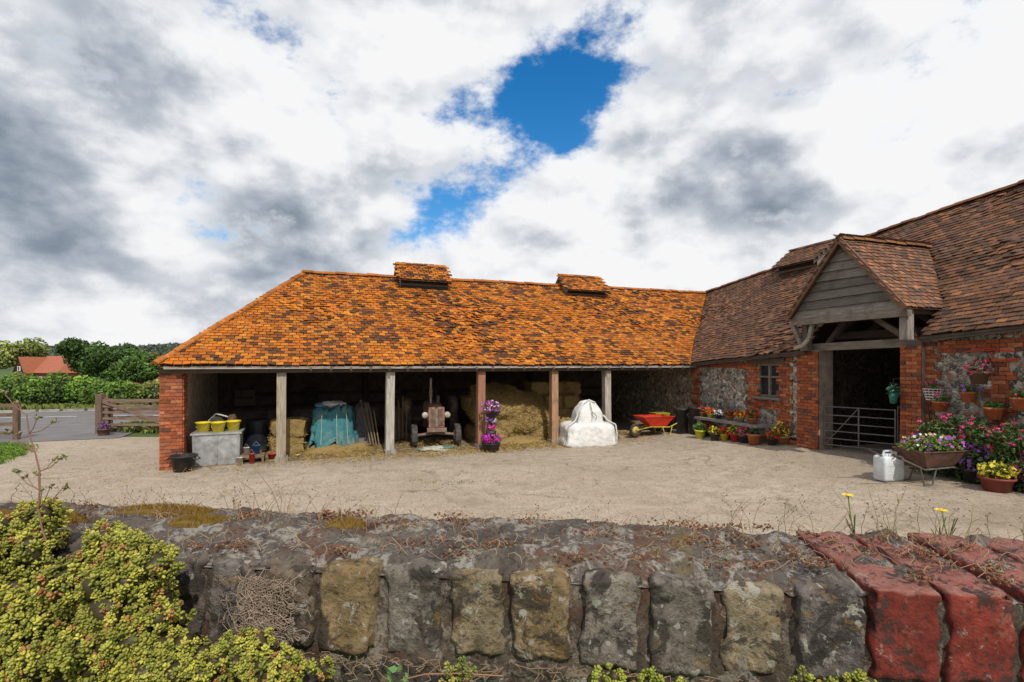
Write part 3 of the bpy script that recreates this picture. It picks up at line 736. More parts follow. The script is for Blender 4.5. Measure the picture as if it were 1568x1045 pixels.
for j in range(nv+1):
    for i in range(nu+1):
        a=i/nu;f=j/nv; s_=7.2+2.55*a; top=1.45+.18*math.sin(a*5)+.2*noise.noise(Vector((a*4,0,3)))-.35*ss((a-.85)/.15)-.5*ss((.1-a)/.1)
        zq=top*math.sin(f*math.pi/2)**.8; yq=.75+1.2*(1-math.cos(f*math.pi/2))**.9
        k=.20*noise.fractal(Vector((s_*2.2,zq*2.8,1)),1,2,5); P.append((s_+.1*noise.noise(Vector((s_*3,zq*3,7))),yq+k-.25*math.sin(a*math.pi),max(0,zq+k*.4)))
for j in range(nv):
    for i in range(nu):F.append((j*(nu+1)+i,j*(nu+1)+i+1,(j+1)*(nu+1)+i+1,(j+1)*(nu+1)+i))
b.add(P,F,(.42,.30,.12),0,True)
Q=[]
for _ in range(9000):
    p=random.choice(P); Q.append((p[0]+U(-.05,.05),p[1]-U(-.02,.03),p[2]+U(-.04,.05)))
strawblades(b,Q,.075)
for (x,y,z,k) in((9.6,1.3,.30,.8),(10.2,1.4,.28,.75),(7.5,1.0,.2,.6),(8.9,.9,.2,.7)):
    b.blob((x,y,z),(.6*k,.5*k,.5*k),(.40,.29,.12),0,1,.45,3,24,x); strawblades(b,ellpts((x,y,z),(.62*k,.52*k,.52*k),900,.12),.08)
b.build('loose_hay_stack',[m_straw])
b=MB();b.M=FM
for cx,cy,rx,ry,n in((3.6,1.2,1.1,.7,1500),(2.0,1.2,1.0,.6,600),(5.8,1.3,1.2,.9,600),(8.4,.35,1.3,.7,3200),(9.9,.2,.9,.5,1200),(3.6,.3,1.2,.4,500),(10.8,1.2,1.6,.6,800),(7,-.3,6,.5,2200),(12.5,1,1.2,.7,600)):
    P=np.array([(cx+random.gauss(0,rx*.5),cy+random.gauss(0,ry*.5),.03+abs(random.gauss(0,.02))) for _ in range(n)]); strawblades(b,P,.06)
for cx,cy,rx,h in((3.5,1.1,.9,.22),(8.4,.6,.9,.22),(9.9,.7,.7,.2)): b.blob((cx,cy,0),(rx,.5,h),(.38,.27,.10),0,1,.4,3,20,cx); strawblades(b,ellpts((cx,cy,.0),(rx,.5,h),700,.05),.07)
b.build('scattered_straw',[m_straw])

# ------------------------------------------------------------------ props in barn
def pot(name,p,r,h,col,fol=None,flow=None,fr=None,fh=None,mat=None,n=220,droop=0):
    b=MB();x,y,z=p; mat=mat or m_plast
    b.lathe((x,y,z),[(.01,0),(r*.72,0),(r*.96,h*.85),(r*1.08,h*.85),(r*1.08,h),(r*.95,h),(r*.92,h*.88),(.01,h*.86)],18,col,0)
    if fol:
        fr=fr or r*1.3;fh=fh or r*1.1
        P=ellpts((x,y,z+h+fh*.5-droop),(fr,fr,fh*.75),n,.9); P=P[P[:,2]>z+h*.3]
        b.leaves(P,.032,greens(len(P),fol,tuple(q*2 for q in fol)),1,.6,.4)
        for k in range(6):
            a=U(0,6.28); b.cyl((x,y,z+h*.9),(x+fr*.6*math.cos(a),y+fr*.6*math.sin(a),z+h+fh*.8),.004,None,4,fol,1)
    if flow:
        for fc in flow:
            P=ellpts((x,y,z+h+fh*.55-droop),(fr*1.05,fr*1.05,fh*.85),int(n*.35),.25);P=P[P[:,2]>z+h*.6]
            b.leaves(P,.03,greens(len(P),fc,tuple(min(.9,q*1.4) for q in fc)),2,.9,.2)
    return b.build(name,[mat,m_leaf,m_petal])
G=(.05,.11,.02)
b=MB();b.M=FM
b.box((.82,.55,.36),(.92,.62,.70),(.42,.43,.44),0,0,0,0,1.04)
b.box((.82,.55,.715),(1.02,.70,.04),(.45,.46,.47)); 
for x in(.38,.82,1.26): b.box((x,.225,.36),(.04,.03,.66),(.36,.37,.38))
b.build('galvanised_water_tank',[m_steel])
for i,(s,w) in enumerate(((.52,.5),(.83,.42),(1.12,.58))):
    p=Mn(s,w,.738);b=MB();b.lathe(p,[(.01,0),(.11,0),(.15,.2),(.165,.2),(.165,.225),(.145,.22),(.12,.05),(.01,.04)],16,(.75,.60,.02))
    b.tube([(p.x-.16,p.y,p.z+.2),(p.x-.1,p.y-.1,p.z+.1),(p.x+.1,p.y-.1,p.z+.1),(p.x+.16,p.y,p.z+.2)],.005,5,(.4,.4,.4)); b.build('yellow_bucket',[m_plast])
b=MB();p=Mn(.75,.85,.738); b.blob((p.x,p.y,p.z+.14),(.2,.14,.17),(.05,.05,.05),0,1,.3,3,14); b.blob((p.x+.3,p.y+.1,p.z+.16),(.12,.1,.2),(.10,.06,.04),0,1,.3,3,14,2);b.tube([(p.x-.2,p.y,p.z+.2),(p.x,p.y-.05,p.z+.38),(p.x+.25,p.y,p.z+.3)],.02,6,(.6,.58,.5)); b.build('feed_sacks',[m_fab])
b=MB();b.lathe((-7.02,10.95,.006),[(.01,0),(.19,0),(.24,.30),(.27,.31),(.27,.34),(.23,.33),(.18,.05),(.01,.04)],20,(.025,.025,.028)); 
for sg in(-1,1): b.tube([(-7.02+sg*.25,10.87,.3),(-7.02+sg*.31,10.87,.26),(-7.02+sg*.31,11.03,.26),(-7.02+sg*.25,11.03,.3)],.012,5,(.03,.03,.03))
b.build('black_rubber_tub',[m_plast])
b=MB();b.M=FM
b.lathe((1.55,1.6,.02),[(.01,0),(.26,0),(.28,.1),(.27,.4),(.28,.42),(.27,.8),(.25,.85),(.01,.85)],18,(.02,.025,.035)); b.build('dark_plastic_barrel',[m_plast])
b=MB();b.M=FM
b.box((1.55,.35,.16),(.5,.4,.04),(.25,.18,.12),1);[b.box((1.55+i*.22,.35+j*.17,.07),(.05,.05,.14),(.2,.14,.1)) for i in(-1,1) for j in(-1,1)]
b.build('low_wooden_stool',MW)
for (s,w,r,h,c) in((1.42,.32,.07,.17,(.6,.58,.55)),(1.62,.38,.08,.2,(.03,.12,.35)),(1.55,.1,.06,.22,(.5,.04,.03)),(1.95,.55,.1,.12,(.5,.05,.03)),(1.3,.05,.08,.16,(.55,.52,.45)),(2.5,.6,.07,.05,(.6,.5,.1))):
    z=.18 if w in(.32,.38) else .012; p=Mn(s,w,z); b=MB();b.lathe(p,[(.01,0),(r*.85,0),(r,h),(r*1.08,h),(r*.9,h*.98),(r*.75,.1*h),(.01,.1*h)],14,c)
    b.tube([(p.x-r,p.y,p.z+h),(p.x,p.y-.02,p.z+h*1.5),(p.x+r,p.y,p.z+h)],.004,4,(.3,.3,.3)); b.build('small_bucket',[m_plast])
def cloth(name,frame,c,rx,ry,h,col,seed,straps=True,top=.72):
    b=MB();b.M=frame;n=96;m=26;P=[];F=[]
    for j in range(m+1):
        f=j/m
        for i in range(n):
            a=2*math.pi*i/n; sx=math.copysign(abs(math.cos(a))**.55,math.cos(a));sy=math.copysign(abs(math.sin(a))**.55,math.sin(a))
            if f<.3: rr=f/.3*top; z=h*(1+.05*(1-f/.3))
            else: q=(f-.3)/.7; rr=top+(1-top)*q**.8; z=h*(1-q)
            fold=(.07*math.sin(a*9+seed+2.5*noise.noise(Vector((a*1.3,f*2,seed))))+.06*noise.noise(Vector((a*5,f*1.2,seed+3))))*max(0,f-.2)
            rr*=1+fold; k=.10*noise.fractal(Vector((sx*2+seed,sy*2,z*1.6)),.8,2,5)
            zz_=z+k*1.6+.10*noise.noise(Vector((sx*2,sy*2,seed)))*(1-f*.5)+(.09*math.sin(a*3+seed)+.05*math.sin(a*7) if f>.9 else 0)
            P.append((c[0]+rx*rr*sx+k,c[1]+ry*rr*sy+k*.6,max(c[2]+.01,c[2]+zz_)))
    for j in range(m):
        for i in range(n): F.append((j*n+i,j*n+(i+1)%n,(j+1)*n+(i+1)%n,(j+1)*n+i))
    b.add(P,F,col,0,True)
    if straps:
        for s_ in(-.5,.15,.6):
            b.tube([(c[0]+rx*s_,c[1]-ry*1.08,c[2]+.1),(c[0]+rx*s_*.9,c[1]-ry*.96,c[2]+h*.9),(c[0]+rx*s_*.8,c[1],c[2]+h*1.12)],.008,5,(.5,.5,.45))
    return b.build(name,[m_fab])
cloth('teal_tarpaulin_cover',FM,(3.35,1.4,.12),.60,.5,1.0,(.05,.20,.23),1.3)
b=MB();b.M=FM; b.blob((3.35,1.4,1.22),(.34,.26,.09),(.6,.6,.58),0,1,.4,3,20); b.blob((3.1,1.35,1.2),(.2,.2,.08),(.10,.2,.3),0,1,.3,3,16,4); b.build('folded_sheeting',[m_fab])
cloth('grey_dust_sheet',FM,(4.15,1.9,.02),.36,.36,1.1,(.13,.135,.15),4.1,False,.5)
b=MB();b.M=FM
for k in range(4): b.cyl((4.35+.07*k,1.3,.02),(4.1+.12*k,1.7,1.3-.1*k),.018,None,6,(.25,.17,.1))
b.build('leaning_tool_handles',[m_wood])

# tractor ----------------------------------------------------------
TM=FM@Matrix.Translation((6.05,1.0,0))@Matrix.Rotation(-.12,4,'Z')@Matrix.Scale(1.06,4)
b=MB();b.M=TM; rc=(.22,.16,.125)
def wheel(b,x,y,r,wd,rim,tread=18):
    b.lathe((x,y,r),[(r*.62,-wd*.35),(r*.70,-wd*.5),(r*.92,-wd*.5),(r,-wd*.3),(r,wd*.3),(r*.92,wd*.5),(r*.70,wd*.5),(r*.62,wd*.35),(r*.62,-wd*.35)],28,(.07,.063,.056),1,'x')
    b.lathe((x,y,r),[(.03,-wd*.2),(r*.3,-wd*.12),(r*.55,-wd*.22),(r*.63,-wd*.38),(r*.63,wd*.38),(r*.55,wd*.22),(r*.3,wd*.12),(.03,wd*.2)],24,rim,0,'x')
    b.cyl((x-wd*.55,y,r),(x+wd*.55,y,r),r*.14,None,12,rim,0)
    for k in range(tread):
        a=2*math.pi*k/tread; b.box((x+(wd*.2 if k%2 else -wd*.2),y+math.cos(a)*r,r+math.sin(a)*r),(wd*.5,r*.07,r*.07),(.055,.05,.045),1,0,a)
for sg in(-1,1):
    wheel(b,sg*.56,-.05,.29,.15,(.48,.38,.30)); wheel(b,sg*.66,1.75,.56,.27,(.36,.27,.19),22)
    b.cyl((0,-.05,.36),(sg*.52,-.05,.30),.04,None,8,rc,0); b.cyl((sg*.5,-.05,.2),(sg*.5,-.05,.42),.035,None,8,rc,0)
    b.blob((sg*.66,1.7,.95),(.17,.62,.30),(.18,.13,.10),0,.8,0,1,20)
    b.lathe((sg*.29,-.12,.83),[(.01,-.09),(.06,-.08),(.085,-.02),(.085,0),(.01,.01)],14,(.5,.46,.40),0,'y'); b.cyl((sg*.2,-.05,.8),(sg*.29,-.05,.83),.015,None,6,rc)
n=14;P=[];F=[]
for j,(y,wk,zt) in enumerate(((-.22,.86,1.02),(-.17,.97,1.07),(.0,1,1.10),(.6,1.03,1.14),(1.05,1.05,1.16))):
    for i in range(n+1):
        a=math.pi*i/n; x=-math.copysign(abs(math.cos(a))**.5,math.cos(a))*.225*wk; z=.70+(zt-.70)*abs(math.sin(a))**.45
        P.append((x,y,z))
for j in range(4):
    for i in range(n): F.append((j*(n+1)+i,j*(n+1)+i+1,(j+1)*(n+1)+i+1,(j+1)*(n+1)+i))
b.add(P,F,(.32,.20,.15),0,True)
b.box((0,-.205,.78),(.40,.05,.52),(.30,.17,.12),0)
b.box((0,-.235,.78),(.30,.02,.42),(.05,.042,.035),0)
for k in range(9): b.box((-.13+k*.0325,-.25,.78),(.012,.015,.42),(.36,.27,.2),0)
b.box((0,-.255,.78),(.03,.02,.46),(.37,.27,.2)); b.box((0,-.25,.46),(.5,.1,.1),rc)
b.box((0,.5,.55),(.30,1.3,.34),(.15,.12,.095)); b.box((0,1.5,.62),(.42,.7,.5),(.13,.1,.08)); b.cyl((-.6,1.75,.56),(.6,1.75,.56),.09,None,10,rc)
b.cyl((-.10,.25,1.08),(-.10,.25,1.78),.030,None,10,(.42,.38,.33)); b.cyl((-.10,.25,1.25),(-.10,.25,1.5),.045,None,10,(.3,.24,.2)); b.cyl((.1,.35,1.1),(.1,.35,1.3),.05,None,10,(.15,.12,.1))
b.cyl((0,1.0,1.1),(0,1.3,1.35),.018,None,6,(.1,.1,.1)); 
pts=[(.2*math.cos(a),1.3-.08*math.sin(a),1.36+.19*math.sin(a)) for a in np.linspace(0,6.283,17)]; b.tube(pts,.014,6,(.05,.05,.05),1)
b.tube([(0,1.3,1.36),(.19,1.3,1.36)],.01,5,(.1,.1,.1));b.tube([(0,1.3,1.36),(-.19,1.3,1.36)],.01,5,(.1,.1,.1))
b.blob((0,1.85,1.0),(.23,.2,.06),(.12,.09,.07),0,.8); b.cyl((0,1.8,.8),(0,1.85,1.0),.03,None,8,rc)
b.build('vintage_tractor',[m_rust,m_rub])
b=MB();b.M=FM; b.blob((5.9,.35,.03),(.42,.26,.07),(.45,.45,.38),0,1,.5,4,28,3); b.blob((6.2,.3,.05),(.18,.15,.07),(.10,.18,.14),0,1,.4,4,18,6); b.build('crumpled_ground_sheet',[m_fab])
b=MB();b.M=FM
for k in range(5): b.cyl((5.05+.1*k,2.2,.03),(5.0+.13*k,2.4,1.2+.1*(k%2)),.02,None,6,(.3,.2,.12))
b.box((5.3,2.5,.5),(.6,.05,.9),(.2,.14,.1)); b.build('stacked_timber_offcuts',MW)
b=MB();b.M=FM
for (s,w,h,c) in((5.6,.5,.4,(.16,.12,.1)),(.9,.6,.5,(.25,.2,.16)),(2.9,.4,.6,(.07,.06,.05)),(11.8,.7,.5,(.12,.10,.08))):
    b.box((s,5.5,1.2),(w,.2,h),c,0,0,0,0,.95); b.box((s,5.38,1.2),(w*.8,.02,h*.1),J(c,.5,.5))
b.build('wall_cupboards',MW)

# planter tower with petunias
b=MB(); x,y=-.55,13.35
b.cyl((x,y,0),(x,y,1.25),.025,None,8,(.05,.05,.05)); b.lathe((x,y,.0),[(.01,0),(.2,0),(.24,.22),(.26,.22),(.23,.24),(.01,.2)],18,(.03,.03,.03)); b.lathe((x+.03,y,.95),[(.01,-.05),(.15,-.03),(.2,.1),(.21,.1),(.01,.1)],16,(.04,.04,.04)); b.lathe((x,y,.45),[(.01,-.05),(.12,-.03),(.15,.1),(.01,.1)],16,(.04,.04,.04))
for (cz,rr,rz,n,cols) in((1.14,.25,.16,460,((.50,.03,.16),(.22,.05,.38),(.5,.4,.5))),(.83,.13,.11,200,((.24,.06,.4),(.42,.30,.5))),(.60,.12,.09,160,((.42,.02,.25),)),(.34,.26,.13,460,((.46,.01,.26),(.38,.02,.34)))):
    P=ellpts((x,y,cz),(rr,rr,rz),n,.8); b.leaves(P,.028,greens(len(P),G,(.09,.17,.04)),1)
    for c in cols: P=ellpts((x,y,cz+.02),(rr*1.08,rr*1.08,rz*1.08),int(n*.38/len(cols)),.15); b.leaves(P,.03,greens(len(P),c,tuple(min(.9,q*1.3) for q in c)),2,.95,.1,(x,y,cz))
b.build('petunia_planter_tower',[m_plast,m_leaf,m_petal])

# white bulk bag
b=MB();b.M=Matrix.Translation((2.12,14.55,.0))@Matrix.Rotation(.22,4,'Z')
n=110
def bagpart(c,r,h,e,seed,prof,zn=.07):
    P=[];F=[];m=len(prof)
    for j,(rr,z) in enumerate(prof):
        for i in range(n):
            a=2*math.pi*i/n; sx=math.copysign(abs(math.cos(a))**e,math.cos(a));sy=math.copysign(abs(math.sin(a))**e,math.sin(a))
            q=Vector((sx*2.2+seed,sy*2.2,z*3.0))
            cr_=1-abs(noise.noise(Vector((sx*2.6+seed,sy*2.6+z*2.2,seed)))*2.6)
            k=1+.05*noise.fractal(q,1,2,5)-.035*max(0,cr_)**4*min(1,z*2+.3)-.015*abs(math.sin(a*9+2.5*noise.noise(Vector((a,z*2,seed)))))*min(1,z*1.5)
            P.append((c[0]+r[0]*rr*sx*k,c[1]+r[1]*rr*sy*k,c[2]+h*z+((zn*noise.fractal(Vector((sx*1.7,sy*1.7,seed)),1,2,4)) if z>.3 else 0)))
    for j in range(m-1):
        for i in range(n):F.append((j*n+i,j*n+(i+1)%n,(j+1)*n+(i+1)%n,(j+1)*n+i))
    b.add(P,F,(.72,.72,.71),0,True)
bagpart((0,0,.0),(.76,.50),.64,.34,1,[(.97,0),(1.01,.04),(1.03,.12),(1.03,.25),(1.01,.38),(.995,.5),(.985,.62),(.97,.74),(.95,.84),(.91,.92),(.82,.97),(.6,1),(.3,1.01),(.01,1.02)],.035)
bagpart((.03,.03,.58),(.40,.32),.66,.38,5,[(1.0,0),(1.03,.08),(1.02,.18),(1.0,.30),(.97,.42),(.92,.54),(.84,.66),(.72,.76),(.60,.85),(.53,.92),(.42,.97),(.2,1.0),(.01,1.0)],.04)
for sg in(-1,1):
    b.tube([(sg*.72,-.44,.06),(sg*.71,-.49,.35),(sg*.68,-.46,.60),(sg*.48,-.36,.72),(sg*.38,-.30,.86)],.020,6,(.66,.66,.64))
b.tube([(-.36,-.28,.66),(-.32,-.33,.95),(-.18,-.22,1.18),(.03,-.10,1.28),(.20,-.16,1.2)],.016,6,(.66,.66,.64)); b.tube([(.03,-.18,1.22),(.04,-.30,1.0),(.05,-.37,.72)],.009,6,(.12,.12,.14)); b.tube([(.05,-.33,.95),(.16,-.34,.84),(.14,-.37,.74)],.009,6,(.12,.12,.14))
b.build('white_bulk_bag',[m_fab])

# wheelbarrows
def barrow(name,M_,tc,mat,fill=False):
    b=MB();b.M=M_
    bot=[(-.28,-.17,.33),(.26,-.2,.30),(.26,.2,.30),(-.28,.17,.33)];top=[(-.62,-.29,.62),(.46,-.33,.60),(.46,.33,.60),(-.62,.29,.62)]
    P=bot+top+[tuple(np.array(q)*(.985,.97,1)+np.array((0,0,.01))) for q in bot]+[tuple(np.array(q)*(.985,.97,1)) for q in top]
    b.add(P,[(0,1,2,3),(0,4,5,1),(1,5,6,2),(2,6,7,3),(3,7,4,0),(8,9,10,11),(8,12,13,9),(9,13,14,10),(10,14,15,11),(11,15,12,8)],tc,0)
    b.tube([top[0],top[1],top[2],top[3],top[0]],.014,6,tc,0)
    fr=(.12,.12,.12) if fill else (.55,.45,.06)
    for sg in(-1,1):
        b.tube([(-.72,sg*.06,.2),(-.3,sg*.17,.30),(.35,sg*.24,.28),(1.0,sg*.29,.56)],.017,6,fr,1)
        b.cyl((.86,sg*.275,.5),(1.02,sg*.29,.57),.024,None,8,(.03,.03,.03),1)
        b.tube([(.1,sg*.22,.30),(.2,sg*.24,.0),(.36,sg*.24,.0),(.44,sg*.245,.31)],.015,6,fr,1)
    b.lathe((-.72,0,.2),[(.13,-.03),(.16,-.045),(.2,-.03),(.205,0),(.2,.03),(.16,.045),(.13,.03),(.13,-.03)],20,(.04,.04,.04),1,'y'); b.lathe((-.72,0,.2),[(.02,-.03),(.13,-.015),(.13,.015),(.02,.03)],14,(.5,.4,.1) if not fill else (.2,.12,.08),1,'y'); b.cyl((-.72,-.08,.2),(-.72,.08,.2),.012,None,6,(.3,.3,.3),1)
    mats=[mat,m_rust,m_leaf,m_petal]
    if fill:
        b.box((-.06,0,.57),(.95,.56,.04),(.06,.04,.03),1)
        P=ellpts((-.05,0,.68),(.62,.36,.17),900,.9);P=P[P[:,2]>.56]; b.leaves(P,.04,greens(len(P),(.06,.12,.02),(.16,.24,.04)),2)
        for c in((.62,.62,.6),(.28,.10,.45),(.55,.12,.3),(.6,.45,.05)):
            P=ellpts((-.05,0,.70),(.62,.37,.19),60,.2);P=P[P[:,2]>.62]; b.leaves(P,.03,c,3,.95)
    return b.build(name,mats)
barrow('red_wheelbarrow',Matrix.Translation((4.45,15.9,g(4.45,15.9)))@Matrix.Rotation(.35,4,'Z'),(.55,.035,.015),m_plast)
barrow('wheelbarrow_planter',Matrix.Translation((7.15,8.75,g(7.15,8.75)))@Matrix.Rotation(.1,4,'Z')@Matrix.Rotation(math.pi,4,'Z')@Matrix.Scale(.92,4),(.11,.06,.045),m_rust,True)
for (x,y,r,h,c) in((5.28,15.9,.2,.78,(.035,.035,.037)),(5.62,15.55,.24,.82,(.03,.03,.033)),(4.95,16.5,.2,.5,(.06,.07,.08))):
    b=MB();b.lathe((x,y,g(x,y)),[(.01,0),(r*.82,0),(r,h*.93),(r*1.1,h*.93),(r*1.1,h),(r*.97,h),(r*.8,.05),(.01,.05)],20,c)
    b.tube([(x-r*1.05,y,g(x,y)+h*.8),(x-r*1.25,y,g(x,y)+h*.7),(x-r*1.0,y,g(x,y)+h*.6)],.012,5,c); b.build('black_plastic_bin',[m_plast])
b=MB();z=g(4.9,17);b.box((4.9,17,z+.3),(.5,.4,.5),(.5,.4,.04),0,.3); b.box((4.9,17,z+.56),(.54,.44,.03),(.4,.32,.04),0,.3); b.build('yellow_storage_crate',[m_plast])
b=MB(); 
for k in range(4): b.cyl((5.2+.1*k,17.2,z+.02),(5.3+.1*k,17.9,z+1.3),.015,None,6,(.35,.22,.12))
b.box((5.2,17.1,z+.1),(.22,.03,.28),(.15,.14,.13),0,.2); b.build('garden_tools',[m_wood])
b=MB(); b.box((4.35,17.1,.34),(.7,.45,.06),(.25,.16,.1),1,.2); [b.box((4.35+i*.3,17.1+j*.18,.17),(.06,.06,.34),(.2,.13,.09)) for i in(-1,1) for j in(-1,1)]; b.build('wooden_trestle',MW)

# ------------------------------------------------------------------ bench and pots along the flint wall
b=MB();b.M=FW
b.box((2.05,-.42,.68),(2.5,.42,.07),(.27,.25,.22),1)
for t in(1.0,2.1,3.1): b.box((t,-.42,.45),(.16,.34,.42),(.22,.19,.16))
b.box((2.05,-.42,.44),(2.4,.30,.04),(.2,.17,.14),1); b.build('stone_and_timber_bench',MW)
RED=(.6,.015,.012);PNK=(.6,.05,.2);YEL=(.65,.45,.02)
def wpot(t,w,z,*a,**k): p=W(t,w,z); return pot('flower_pot',(p.x,p.y,z),*a,**k)
wpot(.95,-.42,.716,.10,.13,(.4,.14,.06),fol=G,flow=[RED],mat=m_terra)
wpot(1.3,-.4,.716,.11,.12,(.55,.5,.1),fol=G,flow=[RED,(.6,.2,.05)])
wpot(1.65,-.42,.716,.09,.12,(.05,.05,.05),fol=G,flow=[(.6,.5,.6)])
wpot(2.1,-.42,.716,.10,.12,(.4,.14,.06),fol=G,flow=[RED],mat=m_terra)
wpot(2.5,-.4,.716,.11,.13,(.4,.3,.2),fol=G,flow=[YEL,RED],mat=m_terra)
wpot(2.95,-.42,.716,.12,.15,(.4,.14,.06),fol=G,flow=[RED],mat=m_terra,fh=.22)
def gp(x,y,*a,**k): return pot('flower_pot',(x,y,g(x,y)+.004),*a,**k)
gp(5.42,14.75,.15,.24,(.62,.60,.04),fol=G)
gp(5.72,14.95,.12,.2,(.05,.05,.05),fol=G,flow=[RED])
gp(5.62,14.2,.13,.2,(.04,.04,.04),fol=(.12,.14,.02),flow=[YEL])
gp(5.85,14.1,.12,.18,(.65,.5,.03),fol=G,flow=[RED])
gp(6.02,13.8,.15,.22,(.5,.03,.02),fol=G,flow=[YEL])
gp(6.12,13.5,.14,.20,(.04,.04,.05),fol=G,flow=[PNK])
gp(6.22,13.15,.17,.28,(.42,.13,.05),mat=m_terra,fol=(.03,.06,.02),fh=.1,fr=.14)
gp(6.55,12.9,.12,.18,(.05,.05,.05),fol=G,flow=[RED])
gp(6.85,13.0,.22,.2,(.42,.20,.10),mat=m_terra,fol=(.1,.13,.03),flow=[(.6,.25,.05),YEL],fh=.26,fr=.20)
gp(7.15,12.75,.20,.18,(.03,.03,.03),fol=(.06,.08,.03),flow=[(.6,.55,.2)],fh=.15)
def hung(t,z,r,col,flow,mat=m_terra,name='wall_flower_pot',w=-.2,fh=.2,fol=G,chain=False):
    p=W(t,w,z); b=MB(); b.lathe(p,[(.01,0),(r*.7,0),(r,r*1.3),(r*1.12,r*1.3),(r*1.12,r*1.55),(r*.9,r*1.5),(.01,r*1.4)],18,col)
    q=W(t,0,z+r*1.2); b.tube([q,(p.x,p.y,z+r*1.2)],.008,5,(.05,.05,.05))
    if chain:
        top=W(t,w,z+.55); a=W(t,0,z+.55)
        b.tube([a,top],.008,5,(.03,.03,.03)); b.tube([W(t,0,z+.25),W(t,w*.5,z+.5)],.007,5,(.03,.03,.03))
        for an in(0,2.1,4.2): b.tube([top,(p.x+r*math.cos(an),p.y+r*math.sin(an),z+r*1.4)],.003,4,(.05,.05,.05))
    n=150;P=ellpts((p.x,p.y,z+r*1.5+fh*.3),(r*1.3,r*1.3,fh),n,.9); b.leaves(P,.032,greens(n,fol,tuple(k*2.2 for k in fol)),1)
    for f in flow: P=ellpts((p.x,p.y,z+r*1.5+fh*.35),(r*1.5,r*1.5,fh*1.1),24,.3); b.leaves(P,.03,greens(24,f,tuple(min(.9,k*1.3) for k in f)),2,.95)
    return b.build(name,[mat,m_leaf,m_petal])
hung(7.28,1.42,.12,(.45,.13,.05),[PNK],fh=.12); hung(7.72,1.62,.12,(.45,.14,.06),[(.25,.08,.4)],fh=.12); hung(8.08,1.36,.13,(.5,.14,.05),[],fh=.08); hung(8.45,1.55,.13,(.45,.13,.05),[PNK],fh=.12)
hung(8.0,1.95,.14,(.12,.08,.05),[(.4,.03,.15),(.5,.05,.1)],m_plast,'hanging_basket',-.42,.14,(.06,.05,.03),True)
p=W(7.12,-.16,1.62); b=MB()
for k in range(5): b.lathe((p.x,p.y,p.z+.05*k),[(.10+.012*k,0),(.106+.012*k,.006),(.10+.012*k,.012)],18,(.75,.75,.72))
for k in range(14): a=k*.4488; b.cyl((p.x+.1*math.cos(a),p.y+.1*math.sin(a),p.z),(p.x+.155*math.cos(a),p.y+.155*math.sin(a),p.z+.21),.004,None,4,(.75,.75,.72))
P=ellpts((p.x,p.y,p.z+.24),(.14,.14,.10),120,.9);b.leaves(P,.028,greens(120,G,(.1,.2,.04)),1);P=ellpts((p.x,p.y,p.z+.27),(.14,.14,.10),20,.3);b.leaves(P,.03,PNK,2,.95); b.build('white_wire_basket',[m_plast,m_leaf,m_petal])
p=W(6.48,-.28,1.5); b=MB(); b.lathe(p,[(.01,0),(.06,.02),(.075,.15),(.07,.22),(.01,.24)],14,(.03,.16,.14)); P=ellpts((p.x,p.y,p.z+.25),(.12,.12,.18),200,.9); b.leaves(P,.035,greens(200,(.03,.08,.04),(.06,.18,.12)),1); b.tube([(p.x,p.y,p.z+.5),(p.x,p.y,p.z+.2)],.004,4,(.1,.1,.1)); b.tube([W(6.48,-.1,2.0),W(6.48,-.28,2.0)],.008,5,(.05,.05,.05)); b.build('teal_hanging_planter',[m_plast,m_leaf])
b=MB()
b.tube([W(7.55,-.08,2.50),W(7.95,-.1,2.56),W(8.3,-.12,2.50)],.012,6,(.5,.02,.02)); b.tube([W(7.7,-.08,2.36),W(8.05,-.1,2.34),W(8.4,-.12,2.38)],.01,6,(.5,.02,.02)); b.tube([W(7.95,-.1,2.56),W(8.05,-.1,2.34)],.01,6,(.5,.02,.02))
b.build('red_trellis_bracket',[m_plast,m_leaf])
b=MB();b.M=FW; b.tube([(6.98,-.05,1.95),(6.98,-.1,1.6),(7.0,-.05,1.2)],.012,5,(.05,.05,.05)); b.build('hanging_strap',[m_plast])
b=MB()
for k in range(26):
    t=U(7.25,8.8);q=W(t,-.35,0);e=W(t+U(-.25,.25),-.45+U(-.25,.15),U(.75,1.32)); b.tube([(q.x,q.y,.28),((q.x+e.x)/2+U(-.06,.06),(q.y+e.y)/2,.6),e],.008,5,(.06,.08,.03),1,r1=.003)
    P=ellpts(e,(.19,.19,.15),100,.95);P=P[P[:,2]>.3]; b.leaves(P,.032,greens(len(P),(.03,.07,.018),(.11,.20,.05))*U(.7,1.2),0)
    P=ellpts((e.x,e.y,e.z+.03),(.20,.20,.15),5,.3)
    for p in P: Q=ellpts(p,(.028,.028,.022),7,.8); b.leaves(Q,.022,greens(7,(.5,.02,.10),(.7,.12,.28)),2,.95)
P=np.array([tuple(W(U(7.0,9.0),U(-.7,-.15),U(.32,.8))) for _ in range(2600)]); b.leaves(P,.038,greens(len(P),(.02,.05,.012),(.10,.16,.04)),0)
b.build('pink_rose_bush',[m_leaf,m_wood,m_petal])
zj=g(6.62,9.0)+.004; JM=Matrix.Translation((6.62,9.0,zj))@Matrix.Rotation(.2,4,'Z'); b=MB();b.M=JM
